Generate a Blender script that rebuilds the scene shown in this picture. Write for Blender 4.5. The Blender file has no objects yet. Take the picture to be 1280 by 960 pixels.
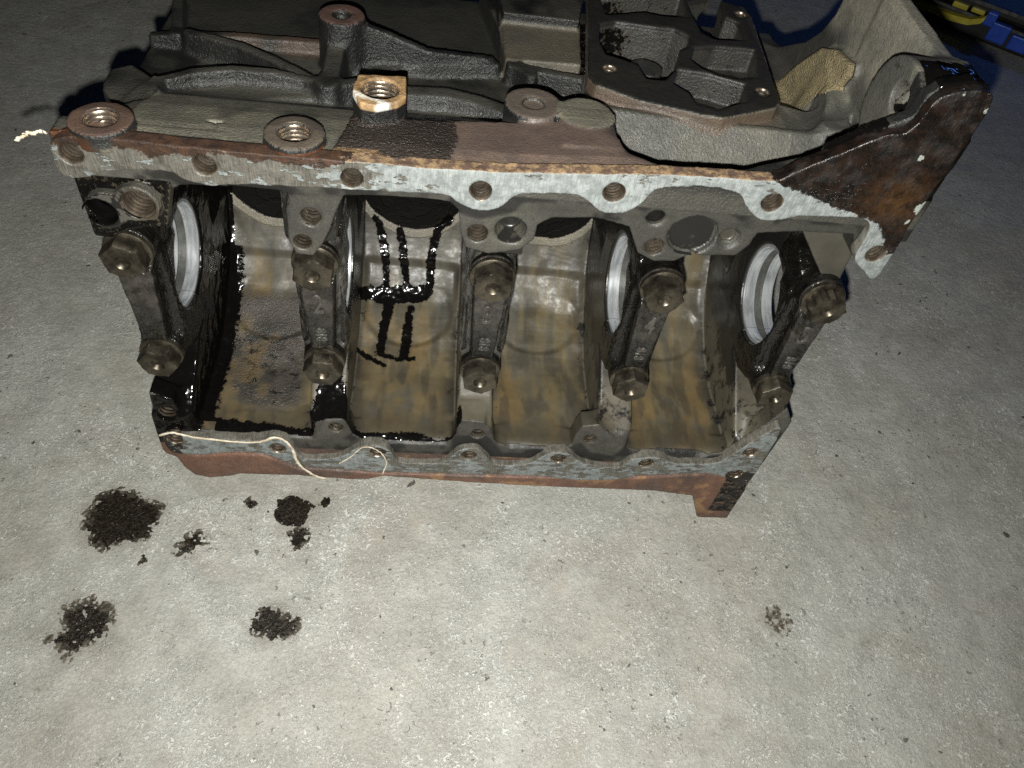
import bpy, bmesh, math, random
import numpy as np
from mathutils import Vector, Matrix, noise as mnoise

# ---------------------------------------------------------------- camera, light, world
S = 0.001                      # block drawing is in millimetres
ZB = 178.0                     # crank axis height above the floor (mm)
CAM = Vector((0.15508, -0.30133, 0.32076 + ZB*S))
RIGHT = Vector((0.992364, -0.029850, 0.119680))
DOWN = Vector((0.054139, -0.766407, -0.640070))
FWD = Vector((0.110830, 0.641662, -0.758938))
sc = bpy.context.scene
col = sc.collection
cd = bpy.data.cameras.new('camera'); cam = bpy.data.objects.new('camera', cd); col.objects.link(cam)
cd.sensor_width = 36.0; cd.lens = 970.0/1280.0*36.0; cd.clip_start = 0.01; cd.clip_end = 60
m3 = Matrix((RIGHT, -DOWN, -FWD)).transposed()
cam.matrix_world = Matrix.Translation(CAM) @ m3.to_4x4()
sc.camera = cam

w = bpy.data.worlds.new('World'); sc.world = w; w.use_nodes = True
w.node_tree.nodes['Background'].inputs['Color'].default_value = (0.55, 0.65, 0.9, 1)
w.node_tree.nodes['Background'].inputs['Strength'].default_value = 0.0042

# the phone's flash, a small lamp just under and left of the lens
ld = bpy.data.lights.new('phone_flash', 'SPOT'); fl = bpy.data.objects.new('phone_flash', ld); col.objects.link(fl)
ld.energy = 20.5; ld.color = (1.0, 0.995, 0.93); ld.shadow_soft_size = 0.0025
ld.spot_size = math.radians(150); ld.spot_blend = 1.0
fl.matrix_world = Matrix.Translation(CAM + DOWN*0.017 - RIGHT*0.005) @ m3.to_4x4()
fl.rotation_euler = (Matrix.Rotation(math.radians(5), 3, RIGHT) @ m3).to_euler()
# a dim blue work light farther back in the garage
lb = bpy.data.lights.new('garage_lamp', 'SPOT'); bo = bpy.data.objects.new('garage_lamp', lb); col.objects.link(bo)
lb.energy = 16.0; lb.color = (0.10, 0.28, 1.0); lb.shadow_soft_size = 0.1; lb.spot_size = math.radians(58); lb.spot_blend = 1.0
bo.location = (2.5, 2.6, 1.7)
bo.rotation_euler = (Vector((1.35, 1.35, 0.0)) - Vector(bo.location)).to_track_quat('-Z', 'Y').to_euler()
sc.view_settings.view_transform = 'Standard'; sc.view_settings.look = 'None'
sc.view_settings.exposure = 0.0; sc.view_settings.gamma = 1.0; sc.view_settings.use_curve_mapping = False
sc.cycles.max_bounces = 6; sc.cycles.diffuse_bounces = 3; sc.cycles.glossy_bounces = 3
sc.cycles.use_denoising = False
sc.cycles.sample_clamp_indirect = 4.0

rng = np.random.default_rng(7); random.seed(7)

# ---------------------------------------------------------------- drawing data (mm, block axes)
RAIL_UP=[(-10.2,115.9),(19.7,117.0),(53.2,115.7),(113.2,115.7),(145.7,115.6),(186.1,116.7),(222.0,119.9),(256.2,122.8),(283.3,123.8),(310.8,123.9),(318.4,131.6),(333.1,141.1),(349.8,152.8),(357.3,153.6),(360.6,159.0),(361.7,168.2),(364.4,172.9),(378.3,176.9),(386.3,175.2),(388.2,167.6),(387.2,140.6),(385.4,103.7),(386.8,91.6),(385.8,68.1),(374.9,76.6),(366.6,83.9),(367.4,95.4),(366.1,104.8),(359.3,108.5),(327.0,106.3),(320.8,102.8),(310.7,101.8),(302.5,107.7),(294.9,117.0),(275.5,118.7),(256.4,115.0),(253.9,111.6),(250.6,104.9),(244.2,99.7),(233.9,98.7),(226.6,104.4),(219.3,108.7),(194.7,106.3),(190.2,103.6),(186.0,97.2),(176.2,94.0),(167.3,96.8),(160.7,102.5),(138.8,101.6),(121.9,100.9),(102.9,100.3),(65.1,98.7),(55.7,96.5),(44.2,97.9),(38.4,103.3),(9.1,100.3),(2.7,95.5),(-10.3,94.6)]
HOLES_UP=[(-2.2,107.3),(53.4,107.2),(117.4,106.9),(175.5,105.7),(237.0,110.9),(312.6,112.4),(377.5,87.1)]
RAIL_LO=[(-9.8,-97.7),(9.8,-99.6),(49.2,-100.8),(61.2,-96.4),(70.6,-101.8),(74.5,-115.1),(78.8,-119.4),(100.4,-115.9),(115.0,-101.0),(126.9,-99.2),(134.6,-104.0),(138.4,-116.8),(146.4,-119.0),(170.5,-117.2),(179.1,-99.6),(191.5,-96.8),(199.5,-108.3),(204.1,-116.6),(227.5,-114.8),(237.9,-99.7),(252.0,-96.8),(263.8,-110.1),(290.6,-115.0),(296.8,-100.8),(314.6,-98.5),(327.7,-105.3),(357.7,-103.0),(363.4,-92.9),(373.2,-73.5),(388.3,-52.1),(388.9,-136.8),(368.6,-118.2),(351.6,-114.4),(303.6,-122.0),(295.8,-127.7),(263.8,-131.1),(234.7,-126.1),(173.9,-128.7),(124.9,-130.4),(93.0,-127.9),(73.4,-128.4),(51.2,-113.2),(30.8,-113.9),(9.7,-119.2),(-7.3,-118.7)]
HOLES_LO=[(-1.7,-103.1),(61.9,-107.8),(126.3,-107.4),(186.5,-106.5),(247.0,-105.6),(308.3,-106.7),(375.8,-88.1),(375.0,-114.7)]
RUST_LO=[(-7.6,-116.6),(-5.9,-125.6),(-3.2,-137.7),(1.8,-147.1),(11.3,-150.4),(25.1,-147.4),(32.5,-143.8),(71.7,-142.9),(106.3,-145.4),(119.0,-144.4),(130.1,-139.5),(189.9,-143.3),(241.6,-144.8),(321.4,-144.3),(355.5,-149.5),(367.4,-179.9),(390.9,-179.5),(391.3,-138.1),(374.0,-123.4),(354.3,-120.8),(305.9,-129.5),(235.9,-133.7),(174.2,-135.2),(124.6,-136.9),(92.2,-134.4),(72.4,-134.9),(49.8,-120.4),(29.1,-121.1),(8.0,-124.6)]
PLATE_UP=[(-13.3,107.4),(-15.6,93.7),(-14.3,51.4),(-3.3,51.0),(6.8,56.9),(25.3,61.2),(32.1,86.7),(38.6,90.9),(63.1,92.9),(87.8,92.2),(85.2,80.5),(84.2,63.4),(87.3,54.4),(95.9,54.2),(101.6,63.5),(105.3,72.8),(108.4,82.7),(112.6,92.4),(127.4,94.8),(155.3,95.7),(161.8,94.0),(166.3,88.9),(167.9,76.4),(171.4,66.6),(183.0,63.5),(198.8,67.6),(205.1,74.9),(205.3,84.0),(211.7,89.0),(233.0,91.0),(241.3,89.4),(250.6,87.3),(258.7,71.2),(268.2,66.7),(279.0,67.7),(284.9,72.1),(309.7,74.4),(314.3,81.7),(315.6,89.6),(336.5,92.6),(364.7,93.8),(369.1,81.1),(384.9,67.7),(385.1,97.3),(370.3,109.7),(318.2,109.3),(259.9,112.8),(175.1,106.2),(66.9,102.4)]
PLATE_LO=[(-10.2,-62.8),(2.3,-69.4),(6.3,-97.7),(19.4,-101.8),(84.9,-103.7),(90.8,-92.7),(93.9,-82.2),(103.5,-80.5),(109.5,-94.6),(114.3,-105.9),(172.3,-103.2),(178.4,-90.9),(179.4,-75.2),(194.4,-76.6),(200.5,-91.0),(204.1,-99.7),(212.8,-104.6),(250.6,-101.7),(254.6,-96.7),(255.7,-84.8),(258.3,-75.7),(269.4,-73.1),(276.8,-82.2),(286.4,-96.1),(300.3,-100.7),(313.1,-106.4),(344.7,-106.9),(368.9,-93.4),(375.4,-72.6),(386.8,-45.7),(395.5,-60.3),(392.5,-151.7),(196.9,-139.2),(6.4,-138.6),(-13.4,-121.3)]
BOSS1=[(-9.6,73.4),(-4.8,80.3),(0.8,82.6),(7.0,82.3),(11.5,86.3),(17.1,87.7),(22.6,85.6),(26.3,80.1),(25.9,73.1),(23.4,68.6),(10.4,67.4),(5.9,64.1),(-0.3,61.0),(-5.9,63.4),(-9.0,67.9)]
HOLES_BOSS=[(-1.6,71.1),(16.8,77.1),(96.2,78.2),(91.1,62.5),(176.6,76.2),(192.6,78.3),(262.1,94.3),(266.2,76.1),(283.5,85.0),(302.7,84.8),(-3.7,-82.7),(99.6,-88.5),(190.8,-88.2),(266.3,-89.4)]
TOP_RAIL=[(-12.6,-2.5),(11.5,3.2),(24.9,2.3),(40.2,1.0),(62.1,0.8),(79.1,1.0),(103.6,-2.0),(108.0,1.7),(114.0,32.1),(143.8,33.7),(174.4,37.5),(233.6,43.3),(240.1,30.8),(249.9,16.4),(263.9,8.5),(278.7,6.7),(298.2,9.0),(324.4,19.3),(353.8,34.8),(393.2,54.9),(395.2,42.7),(323.1,0.3),(310.1,-7.7),(257.0,-3.9),(186.1,-6.4),(113.6,-7.8),(53.9,-7.8),(-10.7,-8.2)]
BOSS_TOPS=[(9.6,6.8),(91.2,8.9),(125.4,52.7),(200.9,52.9),(227.2,48.6)]
BRACKET=[(115.0,51.5),(138.0,53.6),(139.0,35.6),(135.3,30.0),(125.9,24.9),(118.5,26.4),(113.9,36.7)]
BOSS_TALL=[(97.5,137.8)]
LENS=[(7.0,39.6),(8.5,57.2),(13.7,74.2),(26.8,84.8),(45.5,91.7),(65.8,92.4),(82.9,88.2),(98.2,81.4),(72.2,78.1),(36.1,60.7)]
RIB_DIAG=[(11.8,136.6,95.0),(42.5,125.3,96.0),(61.7,114.0,96.0),(83.5,96.5,97.0),(94.9,84.1,100.0),(109.5,91.8,100.0)]
RIB_LENS=[(6.0,42.5,100.0),(8.5,57.2,101.0),(14.5,71.7,102.0),(27.6,82.2,102.0),(46.1,89.1,102.0),(66.3,89.8,102.0),(82.7,89.2,100.0),(95.8,83.5,100.0)]
RIB_BELT=[(-18.0,140.7,88.0),(5.0,139.4,92.0),(37.4,147.7,90.0),(84.0,150.0,90.0)]
POST_A=[(-7.0,189.9,92.0),(4.1,141.1,92.0)]
POST_B=[(181.5,239.5,92.0),(188.3,199.2,93.0),(193.5,166.3,94.0),(196.9,137.6,95.0),(206.7,124.7,96.0)]
GUSSET=[(105.8,134.2,112.0),(120.9,137.8,106.0),(146.2,134.6,99.0),(182.4,143.3,94.0)]
GUSSET_LOW=[(98.0,125.8,86.0),(135.0,133.9,88.0),(186.4,141.2,92.0)]
RIB_BOSS=[(97.4,140.8,108.0),(95.4,123.9,100.0),(95.6,85.1,100.0)]
SLAB=[(190.9,195.5),(240.4,188.2),(237.2,140.9),(192.0,139.4)]
SLAB_TOP=[(187.4,212.9),(244.7,222.6),(238.5,182.7),(190.3,183.3)]
RIB_RIGHT=[(195.4,135.5,95.0),(239.4,123.7,97.0)]
RIB_MID=[(135.0,92.0,97.0),(158.7,93.9,97.0),(176.2,88.8,97.0),(190.1,82.3,97.0)]
RIB_BOWL=[(243.1,77.0,107.0),(283.0,72.8,107.0),(322.8,70.8,107.0),(354.4,69.7,107.0),(375.2,71.4,108.0)]
LEFT_BUMP=[(-13.8,76.0),(-2.7,84.6),(8.8,74.9),(14.3,62.7),(10.1,47.2),(-1.9,48.0),(-9.4,58.4)]
PAD=[(242.1,183.3),(234.0,97.8),(237.7,90.1),(260.4,77.9),(294.1,69.5),(304.8,68.2),(337.7,83.4),(342.2,89.9),(346.6,142.8),(350.7,195.6),(348.4,208.6),(323.0,217.6),(246.3,228.2)]
PK1=[(248.4,161.5),(257.8,166.8),(283.0,165.2),(293.6,165.5),(301.3,158.0),(298.3,146.4),(291.6,139.2),(285.9,116.6),(277.7,103.6),(268.5,103.5),(265.9,117.2),(257.3,122.7),(248.4,126.4),(246.2,141.2)]
PK2=[(303.6,143.6),(316.9,148.4),(340.7,149.4),(334.4,117.0),(323.9,113.3),(312.6,115.5),(304.2,121.1),(300.0,129.5)]
PK3=[(288.9,115.4),(305.2,114.1),(324.7,106.4),(321.6,88.8),(311.1,82.8),(303.5,76.6),(292.8,81.2),(291.6,91.7),(284.0,100.4)]
PK4=[(311.0,205.4),(311.1,188.6),(312.9,165.6),(319.3,159.9),(337.5,161.7),(339.0,184.1),(331.0,191.0),(332.3,217.5)]
PK5=[(252.5,200.3),(306.0,213.4),(305.2,185.1),(290.5,183.8),(278.1,186.4),(254.1,177.5)]
PAD_HOLES=[(247.2,108.2),(333.9,99.4),(343.3,196.1)]
ROUGH=[(171.3,84.1),(156.5,102.8),(135.4,123.8),(121.0,130.1),(97.5,133.9),(94.2,128.8),(101.0,116.4),(112.6,108.4),(116.7,99.9),(130.7,81.9),(152.2,80.9)]
OVAL=[(98.5,109.5)]
WEB=[(104.9,165.4),(134.2,163.3),(149.7,149.3),(151.3,136.6),(159.4,123.2),(174.0,109.0),(200.0,93.4),(229.2,75.8)]
WEB_LOW=[(24.0,138.4),(69.4,109.8),(126.1,82.5)]
EAR=[(358.0,153.0),(346.2,173.0),(351.2,181.3),(387.0,174.7)]
BLACK_A=[(-19.8,-21.4),(5.5,-23.3),(2.3,-39.4),(-0.8,-58.0),(2.5,-72.8),(8.5,-85.3),(7.9,-93.9),(5.8,-102.1),(6.5,-118.7),(3.3,-139.6),(7.6,-166.8),(11.5,-187.4),(17.6,-201.6),(36.7,-203.7),(57.1,-204.5),(78.1,-208.4),(83.8,-205.5),(90.3,-182.1),(97.5,-174.6),(105.0,-194.9),(111.5,-207.7),(127.1,-207.5),(150.7,-206.1),(164.1,-210.6),(174.7,-209.3),(178.3,-200.5),(182.7,-216.7),(111.1,-230.0),(-14.5,-236.6),(-40.2,-177.2),(-33.2,-22.6)]
CRUST_A=[(10.2,-101.8),(36.1,-97.7),(63.2,-98.2),(68.8,-133.2),(72.5,-183.3),(60.3,-192.3),(44.5,-190.6),(26.9,-179.5),(17.5,-158.8),(9.9,-130.8)]
OIL_1=[(113.5,-37.5),(117.1,-44.7),(120.4,-58.8),(122.4,-78.7),(123.5,-88.4)]
OIL_2=[(130.8,-45.4),(133.7,-57.8),(136.4,-77.7),(137.5,-87.5)]
OIL_3=[(166.1,-35.1),(158.4,-41.5),(155.1,-56.3),(154.3,-73.6),(154.3,-84.0),(147.7,-92.6)]
OIL_4=[(125.4,-100.0),(123.0,-117.0),(121.5,-136.1)]
OIL_5=[(141.1,-100.7),(139.9,-119.0),(139.3,-138.2)]
OIL_6=[(121.6,-138.1),(136.1,-141.8),(145.7,-140.5)]
OIL_7=[(103.3,-135.4),(114.5,-141.2),(125.1,-146.6)]
OIL_8=[(101.7,-92.2),(121.4,-92.0),(141.7,-90.7),(151.6,-88.9)]
SPECK=[(107.6,-0.8),(114.0,32.1),(143.8,33.7),(161.7,33.9),(163.5,18.6),(159.8,2.0),(138.6,-3.5)]
BROWN=[(159.0,34.9),(190.0,40.1),(233.5,41.8),(241.9,29.6),(249.9,16.4),(266.7,2.8),(210.7,-1.0),(159.8,-1.0)]
ST1=[(-72.5,-16.3),(-67.9,-1.9),(-56.1,3.9),(-37.9,-3.2),(-22.9,-9.1),(-23.0,-23.8),(-26.6,-36.3),(-38.7,-39.7),(-52.2,-46.1),(-63.1,-40.6),(-70.3,-28.7)]
ST2=[(49.9,-11.2),(55.8,-3.1),(66.4,1.4),(81.3,-3.3),(86.3,2.3),(90.7,3.8),(90.8,-2.2),(79.3,-10.0),(75.1,-20.0),(64.1,-20.4),(54.2,-17.6)]
ST3=[(66.4,-28.6),(71.3,-24.6),(79.0,-24.3),(79.3,-30.6),(75.2,-40.1),(66.9,-39.1)]
ST4=[(-7.3,-44.6),(-3.6,-33.6),(6.1,-29.5),(12.2,-37.9),(6.7,-44.2),(-3.0,-47.5)]
ST5=[(-69.7,-106.7),(-62.1,-101.4),(-68.6,-85.9),(-56.5,-81.3),(-49.0,-77.3),(-35.9,-85.1),(-30.8,-93.0),(-34.7,-106.0),(-44.1,-113.7),(-51.8,-118.8),(-60.3,-114.0)]
ST6=[(51.6,-96.6),(52.9,-87.4),(60.3,-80.1),(69.1,-87.1),(80.8,-90.6),(83.1,-96.0),(74.3,-104.1),(64.6,-105.8),(55.5,-101.8)]
ST7=[(399.4,-75.0),(412.2,-71.7),(419.8,-83.4),(414.8,-95.1),(405.6,-92.4),(398.4,-83.9)]
ST8=[(31.0,-4.8),(34.4,-2.0),(38.2,-4.5),(36.5,-7.9),(32.7,-8.0)]
ST9=[(-29.7,-50.1),(-26.5,-46.5),(-23.6,-49.9),(-24.5,-54.0),(-27.7,-53.6)]
ST10=[(383.0,-63.9),(389.8,-60.1),(392.6,-66.1),(388.5,-71.1),(384.1,-69.4)]
STRAND_A=[(-9.6,-6.0,-98.0),(-1.0,-6.0,-93.9),(10.5,-6.0,-97.3),(29.6,-6.0,-100.1),(49.4,-6.0,-100.3),(61.6,-6.0,-94.1),(68.2,-6.0,-97.9),(71.8,-6.0,-107.5),(73.6,-6.0,-121.2),(79.1,-6.0,-131.3),(85.5,-6.0,-137.7),(91.3,-6.0,-139.3)]
STRAND_B=[(100.8,-6.0,-121.0),(109.6,-6.0,-111.0),(116.1,-6.0,-101.3),(122.8,-6.0,-100.8),(129.0,-6.0,-106.7),(132.1,-6.0,-117.7),(129.3,-6.0,-130.5)]
STRAND_C=[(-9.0,-4.7,117.0),(-11.8,-4.0,117.0),(-13.6,-6.1,117.0),(-16.2,-5.9,117.0),(-17.0,-9.0,117.0),(-18.9,-11.7,117.0)]
BOWL=[(240.0,36.4),(247.2,20.2),(262.1,9.8),(278.8,7.6),(298.6,10.3),(330.5,25.1),(361.0,42.5),(354.4,68.1),(322.8,69.3),(283.0,71.3),(246.2,75.2)]
REAR_WEB=[(346.9,81.9),(376.9,84.8),(384.0,63.3),(384.7,46.8),(377.5,43.6),(358.9,66.6)]
BRACKET_HOLE=[(126.5,40.4)]
LEDGE=[(243.8,79.7),(283.9,74.6),(324.0,72.6),(355.8,71.5),(380.2,90.0),(348.0,103.0),(311.1,86.5),(264.7,96.6),(240.9,107.6),(238.0,124.9)]
HRES = 1.05

# ---------------------------------------------------------------- node helpers
class NT:
    def __init__(s, name):
        s.m = bpy.data.materials.new(name); s.m.use_nodes = True
        s.t = s.m.node_tree; s.t.nodes.clear()
        s.out = s.t.nodes.new('ShaderNodeOutputMaterial')
        s.b = s.t.nodes.new('ShaderNodeBsdfPrincipled'); s.t.links.new(s.b.outputs[0], s.out.inputs[0])
        g = s.t.nodes.new('ShaderNodeNewGeometry'); s.pos = g.outputs['Position']; s.nrm = g.outputs['Normal']
    def lk(s, a, i):
        if isinstance(a, bpy.types.NodeSocket): s.t.links.new(a, i)
        else:
            if i.type == 'RGBA' and isinstance(a, (tuple, list)) and len(a) == 3: a = (*a, 1)
            if i.type == 'RGBA' and isinstance(a, (int, float)): a = (a, a, a, 1)
            i.default_value = a
    def noise(s, scale, detail=4, rough=0.55, vec=None, dist=0.0, out='Fac'):
        n = s.t.nodes.new('ShaderNodeTexNoise'); n.inputs['Scale'].default_value = scale
        n.inputs['Detail'].default_value = detail; n.inputs['Roughness'].default_value = rough
        n.inputs['Distortion'].default_value = dist
        s.lk(vec if vec is not None else s.pos, n.inputs['Vector']); return n.outputs[out]
    def vor(s, scale, vec=None, feat='F1', out='Distance', rnd=1.0):
        n = s.t.nodes.new('ShaderNodeTexVoronoi'); n.feature = feat; n.inputs['Scale'].default_value = scale
        n.inputs['Randomness'].default_value = rnd
        s.lk(vec if vec is not None else s.pos, n.inputs['Vector']); return n.outputs[out]
    def wave(s, scale, vec=None, dist=0, axis='X', det=2):
        n = s.t.nodes.new('ShaderNodeTexWave'); n.bands_direction = axis; n.inputs['Scale'].default_value = scale
        n.inputs['Distortion'].default_value = dist; n.inputs['Detail'].default_value = det
        s.lk(vec if vec is not None else s.pos, n.inputs['Vector']); return n.outputs['Fac']
    def math(s, op, a, b=0.0, c=0.0, clamp=False):
        n = s.t.nodes.new('ShaderNodeMath'); n.operation = op; n.use_clamp = clamp
        s.lk(a, n.inputs[0]); s.lk(b, n.inputs[1])
        if op in ('MULTIPLY_ADD',): s.lk(c, n.inputs[2])
        return n.outputs[0]
    def ramp(s, v, a, b, lo=0.0, hi=1.0):
        n = s.t.nodes.new('ShaderNodeMapRange'); n.clamp = True; n.interpolation_type = 'SMOOTHSTEP'
        s.lk(v, n.inputs[0]); n.inputs[1].default_value = a; n.inputs[2].default_value = b
        n.inputs[3].default_value = lo; n.inputs[4].default_value = hi; return n.outputs[0]
    def mix(s, f, a, b, mode='MIX'):
        n = s.t.nodes.new('ShaderNodeMix'); n.data_type = 'RGBA'; n.blend_type = mode
        s.lk(f, n.inputs[0]); s.lk(a, n.inputs[6]); s.lk(b, n.inputs[7]); return n.outputs[2]
    def fmix(s, f, a, b):
        n = s.t.nodes.new('ShaderNodeMix'); n.data_type = 'FLOAT'
        s.lk(f, n.inputs[0]); s.lk(a, n.inputs[2]); s.lk(b, n.inputs[3]); return n.outputs[0]
    def attr(s, name, out='Fac'):
        n = s.t.nodes.new('ShaderNodeAttribute'); n.attribute_name = name; return n.outputs[out]
    def sep(s, v):
        n = s.t.nodes.new('ShaderNodeSeparateXYZ'); s.lk(v, n.inputs[0]); return n.outputs
    def scalev(s, v, sc_):
        n = s.t.nodes.new('ShaderNodeVectorMath'); n.operation = 'MULTIPLY'; s.lk(v, n.inputs[0]); n.inputs[1].default_value = sc_; return n.outputs[0]
    def bump(s, h, dist, strength=1.0, prev=None):
        n = s.t.nodes.new('ShaderNodeBump'); n.inputs['Strength'].default_value = strength
        n.inputs['Distance'].default_value = dist; s.lk(h, n.inputs['Height'])
        if prev is not None: s.lk(prev, n.inputs['Normal'])
        return n.outputs[0]
    def done(s, color, rough=0.5, metal=0.0, normal=None, spec=0.5):
        s.lk(color, s.b.inputs['Base Color']); s.lk(rough, s.b.inputs['Roughness']); s.lk(metal, s.b.inputs['Metallic'])
        s.lk(spec, s.b.inputs['Specular IOR Level'])
        if normal is not None: s.lk(normal, s.b.inputs['Normal'])
        return s.m

# cast iron of the block: colour zones and oil come with the mesh, grain from noise
def mat_casting():
    n = NT('cast_iron')
    c = n.attr('Col', 'Color'); oil = n.attr('oil'); rough_a = n.attr('grain'); dirt_shade = n.attr('dirt_shade')
    big = n.noise(45, 5, 0.6); mid = n.noise(220, 5, 0.65); fine = n.noise(1300, 3, 0.6)
    calm = n.math('SUBTRACT', 1.0, n.math('MULTIPLY', n.attr('gloss'), 2.8, clamp=True))
    v = n.mix(calm, c, n.mix(n.ramp(mid, 0.3, 0.7), (0.82, 0.82, 0.82), (1.15, 1.14, 1.1)), 'MULTIPLY')
    v = n.mix(1.0, v, n.mix(n.ramp(big, 0.3, 0.7), (0.82, 0.83, 0.86), (1.14, 1.12, 1.08)), 'MULTIPLY')
    v = n.mix(calm, v, n.mix(n.ramp(fine, 0.3, 0.7), (0.8, 0.8, 0.8), (1.2, 1.2, 1.2)), 'MULTIPLY')
    # dark grime blotches, plus shade painted into the holes and bores
    dm = n.math('ADD', dirt_shade, n.math('MULTIPLY', n.math('SUBTRACT', n.noise(120, 6, 0.7), 0.5), 1.6))
    dm = n.ramp(dm, 0.42, 0.62)
    v = n.mix(dm, v, (0.012, 0.0115, 0.0105))
    om = n.math('ADD', oil, n.math('MULTIPLY', n.math('SUBTRACT', n.noise(300, 5, 0.7), 0.5), 1.25))
    film = n.ramp(om, 0.30, 0.50); om = n.ramp(om, 0.49, 0.53)
    v = n.mix(n.math('MULTIPLY', film, 0.65), v, (0.030, 0.023, 0.014))
    v = n.mix(om, v, (0.0035, 0.0032, 0.003))
    r = n.fmix(om, n.fmix(n.ramp(mid, 0.35, 0.65), 0.6, 0.42), 0.13)
    r = n.fmix(n.math('MULTIPLY', dm, 0.7), r, 0.3)
    r = n.math('SUBTRACT', r, n.math('MULTIPLY', n.math('MAXIMUM', n.math('MINIMUM', rough_a, 1.0), 0.0), n.fmix(om, 0.16, 0.0)))
    h = n.math('ADD', n.math('MULTIPLY', fine, 0.5), n.math('MULTIPLY', n.noise(620, 3, 0.6), 1.0))
    h = n.math('MULTIPLY', h, n.math('ADD', 0.35, rough_a))
    r = n.math('SUBTRACT', r, n.math('MULTIPLY', n.attr('gloss'), n.fmix(om, 0.2, 0.0)))
    hb = n.math('MULTIPLY', n.noise(95, 2, 0.4), 3.0)
    h = n.fmix(om, h, n.math('ADD', hb, 0.4))
    return n.done(v, r, 0.0, n.bump(h, 0.0009, 1.0), n.fmix(om, 0.45, 0.22))

def mat_rail():
    n = NT('rail_face')
    p = n.sep(n.pos); ny = n.sep(n.nrm)[1]
    face = n.ramp(n.math('MULTIPLY', ny, -1.0), 0.55, 0.8)
    x = p[0]; z = p[2]
    big = n.noise(38, 5, 0.65); mid = n.noise(160, 6, 0.7); fine = n.noise(900, 3, 0.6)
    lines = n.noise(1.0, 3, 0.6, n.scalev(n.pos, (1500, 200, 120)))
    bare = n.mix(n.ramp(mid, 0.35, 0.65), (0.055, 0.050, 0.041), (0.125, 0.116, 0.098))
    bare = n.mix(n.math('MULTIPLY', n.ramp(lines, 0.4, 0.7), 0.5), bare, (0.20, 0.195, 0.175))
    seal = n.mix(n.ramp(n.noise(300, 4, 0.6), 0.3, 0.7), (0.118, 0.133, 0.132), (0.230, 0.250, 0.248))
    seal = n.mix(n.math('MULTIPLY', n.ramp(lines, 0.46, 0.66), 0.8), seal, (0.13, 0.133, 0.125))
    a = n.attr('seal')
    chips = n.noise(1.0, 4, 0.65, n.scalev(n.pos, (130, 130, 330)))
    sm = n.math('ADD', a, n.math('MULTIPLY', n.math('SUBTRACT', chips, 0.5), 1.15))
    sm = n.math('ADD', sm, n.math('MULTIPLY', n.math('SUBTRACT', big, 0.5), 1.1))
    sm = n.math('MULTIPLY', n.ramp(sm, 0.48, 0.54), face)
    v = n.mix(sm, bare, seal)
    # unsealed outer side of the rail: brown rust with a tan crust
    side = n.math('SUBTRACT', 1.0, face)
    sidec = n.mix(n.ramp(n.noise(210, 5, 0.7), 0.42, 0.6), (0.10, 0.066, 0.050), (0.27, 0.185, 0.105))
    v = n.mix(n.math('MULTIPLY', side, n.attr('outer')), v, n.mix(n.attr('front'), sidec, (0.055, 0.030, 0.018)))
    ru = n.attr('rust')
    rm = n.ramp(n.math('ADD', ru, n.math('MULTIPLY', n.math('SUBTRACT', n.noise(75, 6, 0.7), 0.5), 1.7)), 0.47, 0.53)
    rust = n.mix(n.ramp(mid, 0.3, 0.7), (0.014, 0.008, 0.006), (0.055, 0.026, 0.013))
    v = n.mix(rm, v, rust)
    ob = n.attr('oil'); om = n.ramp(n.math('ADD', ob, n.math('MULTIPLY', n.math('SUBTRACT', n.noise(180, 5, 0.65), 0.5), 1.0)), 0.47, 0.55)
    v = n.mix(om, v, n.mix(n.ramp(mid, 0.35, 0.7), (0.004, 0.0035, 0.003), (0.016, 0.0085, 0.006)))
    v = n.mix(n.math('MULTIPLY', n.attr('amber'), n.ramp(mid, 0.3, 0.6)), v, (0.085, 0.040, 0.012))
    wp = n.ramp(n.math('ADD', n.attr('pale'), n.math('MULTIPLY', n.math('SUBTRACT', n.noise(260, 4, 0.65), 0.5), 1.2)), 0.48, 0.54); v = n.mix(wp, v, (0.24, 0.26, 0.235))
    r = n.fmix(sm, 0.42, 0.75); r = n.fmix(om, r, n.fmix(n.ramp(n.noise(120, 4, 0.6), 0.35, 0.65), 0.2, 0.6)); r = n.fmix(wp, r, 0.7); r = n.fmix(rm, r, 0.65)
    h = n.math('ADD', n.math('MULTIPLY', lines, 0.5), n.math('MULTIPLY', sm, 0.6)); h = n.math('ADD', h, n.math('MULTIPLY', fine, 0.5))
    h = n.math('ADD', h, n.math('MULTIPLY', om, n.math('MULTIPLY', n.noise(190, 3, 0.55), 1.8)))
    return n.done(v, r, n.math('MULTIPLY', n.math('SUBTRACT', 1.0, n.math('MAXIMUM', n.math('MAXIMUM', sm, om), side)), 0.25), n.bump(h, 0.0007, 0.9))

def mat_simple(name, a, b, scale, rough=(0.3, 0.5), metal=0.0, bump=0.0003, bscale=900, spec=0.5):
    n = NT(name); k = n.ramp(n.noise(scale, 5, 0.65), 0.3, 0.7)
    r = n.fmix(n.ramp(n.noise(scale*1.7, 4, 0.6), 0.3, 0.7), rough[0], rough[1])
    return n.done(n.mix(k, a, b), r, metal, n.bump(n.noise(bscale, 4, 0.6), bump, 1.0), spec)

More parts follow.
